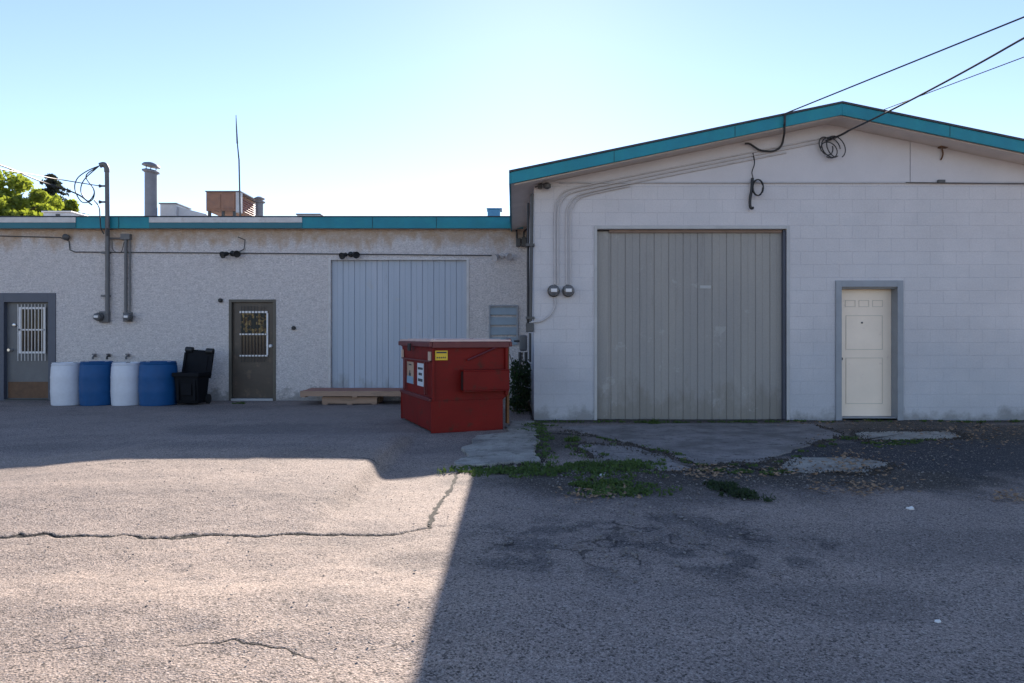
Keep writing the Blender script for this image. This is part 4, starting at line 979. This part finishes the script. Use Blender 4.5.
broadleaf(-8, 172, 34, 104, 'bright green leafy tree cut by the left edge of the picture', 3, 110)
broadleaf(34, 196, 37, 74, 'lower bright green tree in front of the dark spruce', 5, 80)
broadleaf(64, 199, 40, 46, 'small yellow-green tree right of the dark spruce', 8, 60)
def spruce(px, ytop, dist, label):
    x = XX(px, dist); zt = ZZ(ytop, dist); r = random.Random(4)
    t = thing('spruce_tree', label, 'tree', (x, dist, 0)); bm = B(); tube(bm, [(x, dist, 0), (x, dist, zt*.6), (x, dist, zt)], [.2, .12, .02], 8); obj('trunk', bm, M_BARK, t, True)
    bm = B(); z = zt
    while z > zt*.35:
        f = (zt-z)/zt; R_ = .3+f*11
        nb = 9
        for k in range(nb):
            a = r.uniform(0, 6.28); L = R_*r.uniform(.6, 1.1)
            for j in range(5):
                q = (j+.6)/5; leaves(bm, (x+math.cos(a)*L*q, dist+math.sin(a)*L*q, z-L*q*.35), .13+.06*L, 14, .12, .5, r.random(), 2.4)
        z -= .28+f*.2
    obj('crown', bm, M_LEAFD, t)
spruce(52, 176, 44, 'dark pointed spruce rising behind the bright tree')

def blade(bm, p, h, lean, wdt, r):
    a = r.uniform(0, 6.28); d = Vector((math.cos(a), math.sin(a), 0)); s = Vector((-d.y, d.x, 0))*wdt*.5
    m1 = p+Vector((0, 0, h*.55))+d*lean*.35*h; e1 = p+Vector((0, 0, h*.85))+d*lean*h
    v = [bm.verts.new(q) for q in (p-s, p+s, m1+s*.8, m1-s*.8)]; bm.faces.new(v)
    v2 = bm.verts.new(e1); bm.faces.new((v[3], v[2], v2))
def tuft(bm, x, y, rad, n, h, r, w=.008, lf=.5):
    for _ in range(n):
        a = r.uniform(0, 6.28); q = rad*math.sqrt(r.random()); X, Y = x+math.cos(a)*q, y+math.sin(a)*q*.8
        z = gz(X, Y)+.004
        if r.random() < lf:
            blade(bm, Vector((X, Y, z)), h*r.uniform(.4, 1.2), r.uniform(.2, 1), w*r.uniform(.7, 1.3), r)
        else:
            leaves(bm, (X, Y, z+h*.25), h*.35, 3, .022*r.uniform(.6, 1.4), .6, r.random(), 1.3)
def strip(pix, n, rad, h, r, bm, lf=.5, jitter=.05, per=16, g0=.35, w=.008):
    P = [Vector(g2w(p)) for p in pix]; L = [(b-a).length for a, b in zip(P[:-1], P[1:])]; T_ = sum(L)
    for k in range(n):
        s = r.random()*T_; i = 0
        while i < len(L)-1 and s > L[i]: s -= L[i]; i += 1
        p = P[i].lerp(P[i+1], s/L[i]); 
        if mn.noise(Vector((p.x*1.7, p.y*1.7, 4.4)))*.5+.5 < g0*r.random()*2: continue
        tuft(bm, p.x+r.gauss(0, jitter), p.y+r.gauss(0, jitter), rad, per, h*r.uniform(.5, 1.2), r, w, lf)
r = random.Random(12)
bm = B()
strip([(462, 468), (490, 470), (540, 471), (575, 472)], 120, .09, .075, r, bm, .4, .08)
strip([(560, 470), (600, 474), (640, 466), (655, 470)], 80, .12, .07, r, bm, .3, .08)
strip([(536, 424), (540, 445), (545, 470)], 60, .09, .065, r, bm, .3, .10)
strip([(480, 472), (560, 474), (600, 480), (650, 478)], 60, .05, .07, r, bm, .35, .16, 8)
strip([(560, 445), (600, 455), (650, 470)], 34, .05, .07, r, bm, .35, .16, 8)
strip([(590, 490), (650, 492)], 40, .12, .045, r, bm, .3, .12)
strip([(600, 437), (668, 452), (700, 466), (762, 466), (800, 456), (840, 440)], 46, .06, .035, r, bm, .3, .05)
strip([(700, 470), (745, 472), (800, 474)], 20, .06, .03, r, bm, .3, .05)
strip([(840, 437), (880, 446), (930, 441)], 26, .08, .03, r, bm, .3, .08)
strip([(536, 422.5), (600, 422.5), (700, 422.5), (790, 422.3)], 90, .05, .05, r, bm, .6, .02, 10)
strip([(790, 422), (830, 422), (905, 422), (1024, 422)], 60, .05, .045, r, bm, .6, .03, 10)
tag(obj('weeds', bm, M_WEED), kind='stuff', label='low green weeds growing in the cracks and along the slab edges', cat='weeds')
def clump(px, py, wx, wy, n, h, label, m=M_WEED, lf=.4, leafs=.03):
    x, y = g2w((px, py)); rr = random.Random(px); bm = B()
    for k in range(n):
        a = rr.uniform(0, 6.28); q = math.sqrt(rr.random()); tuft(bm, x+math.cos(a)*q*wx, y+math.sin(a)*q*wy, .06, 14, h*(1.2-q*.6), rr, .009, lf)
    o = obj('weed_clump', bm, m, origin=(x, y, gz(x, y))); tag(o, label, 'weed', 'weed clumps in the asphalt'); return o
# big dark clump drawn out along a diagonal
bm = B(); rr = random.Random(9); c0 = g2w((719, 486)); c1_ = g2w((750, 500))
for k in range(46):
    q = rr.random(); x = c0[0]+(c1_[0]-c0[0])*q+rr.gauss(0, .05); y = c0[1]+(c1_[1]-c0[1])*q+rr.gauss(0, .05); tuft(bm, x, y, .07, 18, .07, rr, .010, .35)
o = obj('weed_clump', bm, M_WEEDD, origin=(*g2w((735, 493)), gz(*g2w((735, 493))))); tag(o, 'dark green weed clump drawn out in a diagonal, alone on the asphalt', 'weed', 'weed clumps in the asphalt')
clump(600, 486, .25, .14, 26, .08, 'bushy weed clump at the nearest corner of the weedy strip')
clump(612, 466, .5, .12, 40, .09, 'long leafy weed clump in front of the grey apron slab')
clump(572, 441, .07, .05, 8, .12, 'small upright weed between the door apron and the wall corner')
clump(655, 424.5, .1, .03, 9, .12, 'small weed at the foot of the big grey door')
clump(242, 400, .15, .04, 6, .06, 'scrap of green weed at the foot of the brown door', lf=.5)
# shrub in the nook
rr = random.Random(31); ysr = 12.0
t = thing('climbing_shrub', 'dark leafy shrub filling the nook between dumpster and gable wall', 'shrub', (XX(524, ysr), ysr, gz(.2, ysr)))
bm = B(); 
for k in range(9):
    x = XX(rr.uniform(514, 532), ysr); tube(bm, smooth_path([(x, ysr+rr.uniform(-.2, .3), -.05), (x+rr.uniform(-.1, .08), ysr, .4), (min(.28, x+rr.uniform(-.15, .1)), ysr+.1, rr.uniform(.7, 1.1))], 4), .008, 5)
obj('stem', bm, M_BARK, t)
bm = B()
for k in range(70):
    z = rr.random()**1.4*.85; X = min(.27, XX(rr.uniform(513, 533), ysr)); leaves(bm, (X, ysr+rr.uniform(-.5, .6), z), .12, 26, .05, 1, rr.random(), 1.3)
bmesh.ops.delete(bm, geom=[v for v in bm.verts if v.co.x > .338], context='VERTS')
obj('foliage', bm, M_WEEDD, t)
# soil crumbs that hide the slab edges
bm = B(); rc = random.Random(77)
for pix, sp in (([(536, 424), (540, 445), (537, 463)], .05), ([(458, 466), (500, 465), (536, 462)], .05), ([(612, 440), (668, 452), (700, 466), (762, 462), (792, 452), (840, 436), (812, 425)], .07), ([(560, 428), (612, 440)], .08),
                ([(772, 470), (800, 459), (850, 458), (890, 464), (868, 474), (800, 473)], .06), ([(858, 433), (950, 431), (962, 437), (860, 441), (858, 433)], .07), ([(575, 444), (622, 446), (664, 457), (692, 470), (640, 471), (600, 460), (575, 444)], .07)):
    P = [Vector(g2w(p)) for p in pix]
    for a, b in zip(P[:-1], P[1:]):
        for _ in range(int((b-a).length*230)):
            p = a.lerp(b, rc.random())+Vector((rc.gauss(0, sp), rc.gauss(0, sp*1.2)))
            if mn.noise(Vector((p.x*2.5, p.y*2.5, 1.7))) < -.18 or (p.x > .3 and p.y > YG-.03): continue
            s_ = .006+.013*rc.random()**2
            z_ = gz(p.x, p.y)+.010; a0 = rc.random()*6; ap = bm.verts.new((p.x+rc.gauss(0, .3)*s_, p.y, z_+s_*rc.uniform(.5, 1.1)))
            R_ = [bm.verts.new((p.x+math.cos(a0+q*1.57)*s_*rc.uniform(.8, 1.6), p.y+math.sin(a0+q*1.57)*s_*rc.uniform(.8, 1.6), z_-.008)) for q in range(4)]
            for q in range(4): bm.faces.new((R_[q], R_[(q+1) % 4], ap))
tag(obj('soil', bm, mat('dark_soil', (.055, .045, .036), .95, .4, 30)), kind='stuff', label='dark soil crumbs along the broken edges of the concrete slabs', cat='soil')
# dry leaves & stones
def scatter(n, regs, size, m, name, label, cat, flat=True, seed=1):
    r = random.Random(seed); bm = B()
    for _ in range(n):
        px, py, sx, sy = r.choice(regs); x, y = g2w((px+r.gauss(0, sx), max(421.5, py+r.gauss(0, sy))))
        if x > .3 and y > YG-.03: y = YG-.05
        z = gz(x, y)+.018; s = size*r.uniform(.4, 1.5)
        if flat:
            a = r.uniform(0, 6.28); d = Vector((math.cos(a), math.sin(a), r.uniform(-.3, .3))); b = Vector((-d.y, d.x, r.uniform(-.5, .5)))
            p = Vector((x, y, z)); bm.faces.new([bm.verts.new(q) for q in (p-d*s*.7, p+b*s*.4, p+d*s*.7+Vector((0, 0, s*.2)), p-b*s*.4)])
        else:
            res = bmesh.ops.create_icosphere(bm, subdivisions=1, radius=s, matrix=Matrix.Translation((x, y, z-.006)) @ Matrix.Diagonal((r.uniform(.7, 1.3), r.uniform(.7, 1.3), .6, 1)))
            for v in res['verts']: v.co += Vector((r.gauss(0, 1), r.gauss(0, 1), r.gauss(0, 1)))*s*.15
    o = obj(name, bm, m); tag(o, label, cat, kind='stuff'); return o
scatter(1500, [(980, 428, 40, 3), (940, 427, 60, 4), (870, 475, 25, 10), (850, 462, 15, 7), (860, 490, 20, 4), (705, 472, 12, 4), (600, 494, 20, 5), (1015, 498, 14, 3), (760, 474, 40, 4), (830, 424, 30, 2), (950, 440, 60, 7), (1000, 432, 30, 5)], .03, M_DRY, 'leaf_litter', 'brown dry leaves lying in the dirt near the cream door', 'leaf litter')
scatter(1500, [(700, 490, 90, 25), (640, 540, 70, 22), (880, 470, 70, 16), (590, 478, 30, 9), (760, 480, 70, 10), (930, 450, 70, 12), (640, 450, 40, 12)], .008, M_STONE, 'gravel', 'loose grey gravel on the broken asphalt', 'gravel', False, 2)
scatter(900, [(200, 560, 200, 60), (260, 500, 160, 16), (750, 600, 170, 45), (300, 430, 150, 14)], .0045, M_STONE, 'gravel', 'fine stones scattered over the open asphalt', 'gravel', False, 3)
for k, (px, py, s, lab) in enumerate(((910.5, 509, .022, 'small white scrap on the asphalt below the dry leaves'), (938, 622, .011, 'tiny white scrap on the asphalt at the lower right'), (603, 477, .022, 'pale scrap lying in the bushy weeds'))):
    x, y = g2w((px, py)); z = gz(x, y); bm = B(); rr = random.Random(k)
    res = bmesh.ops.create_icosphere(bm, subdivisions=2, radius=s, matrix=Matrix.Translation((x, y, z+s*.35)) @ Matrix.Diagonal((1.3, .8, .7, 1)))
    for v in res['verts']: v.co += Vector((rr.gauss(0, 1), rr.gauss(0, 1), rr.gauss(0, 1)))*s*.15
    single('litter_scrap', lab, 'litter', (x, y, z), bm, M_SCRAP, False)
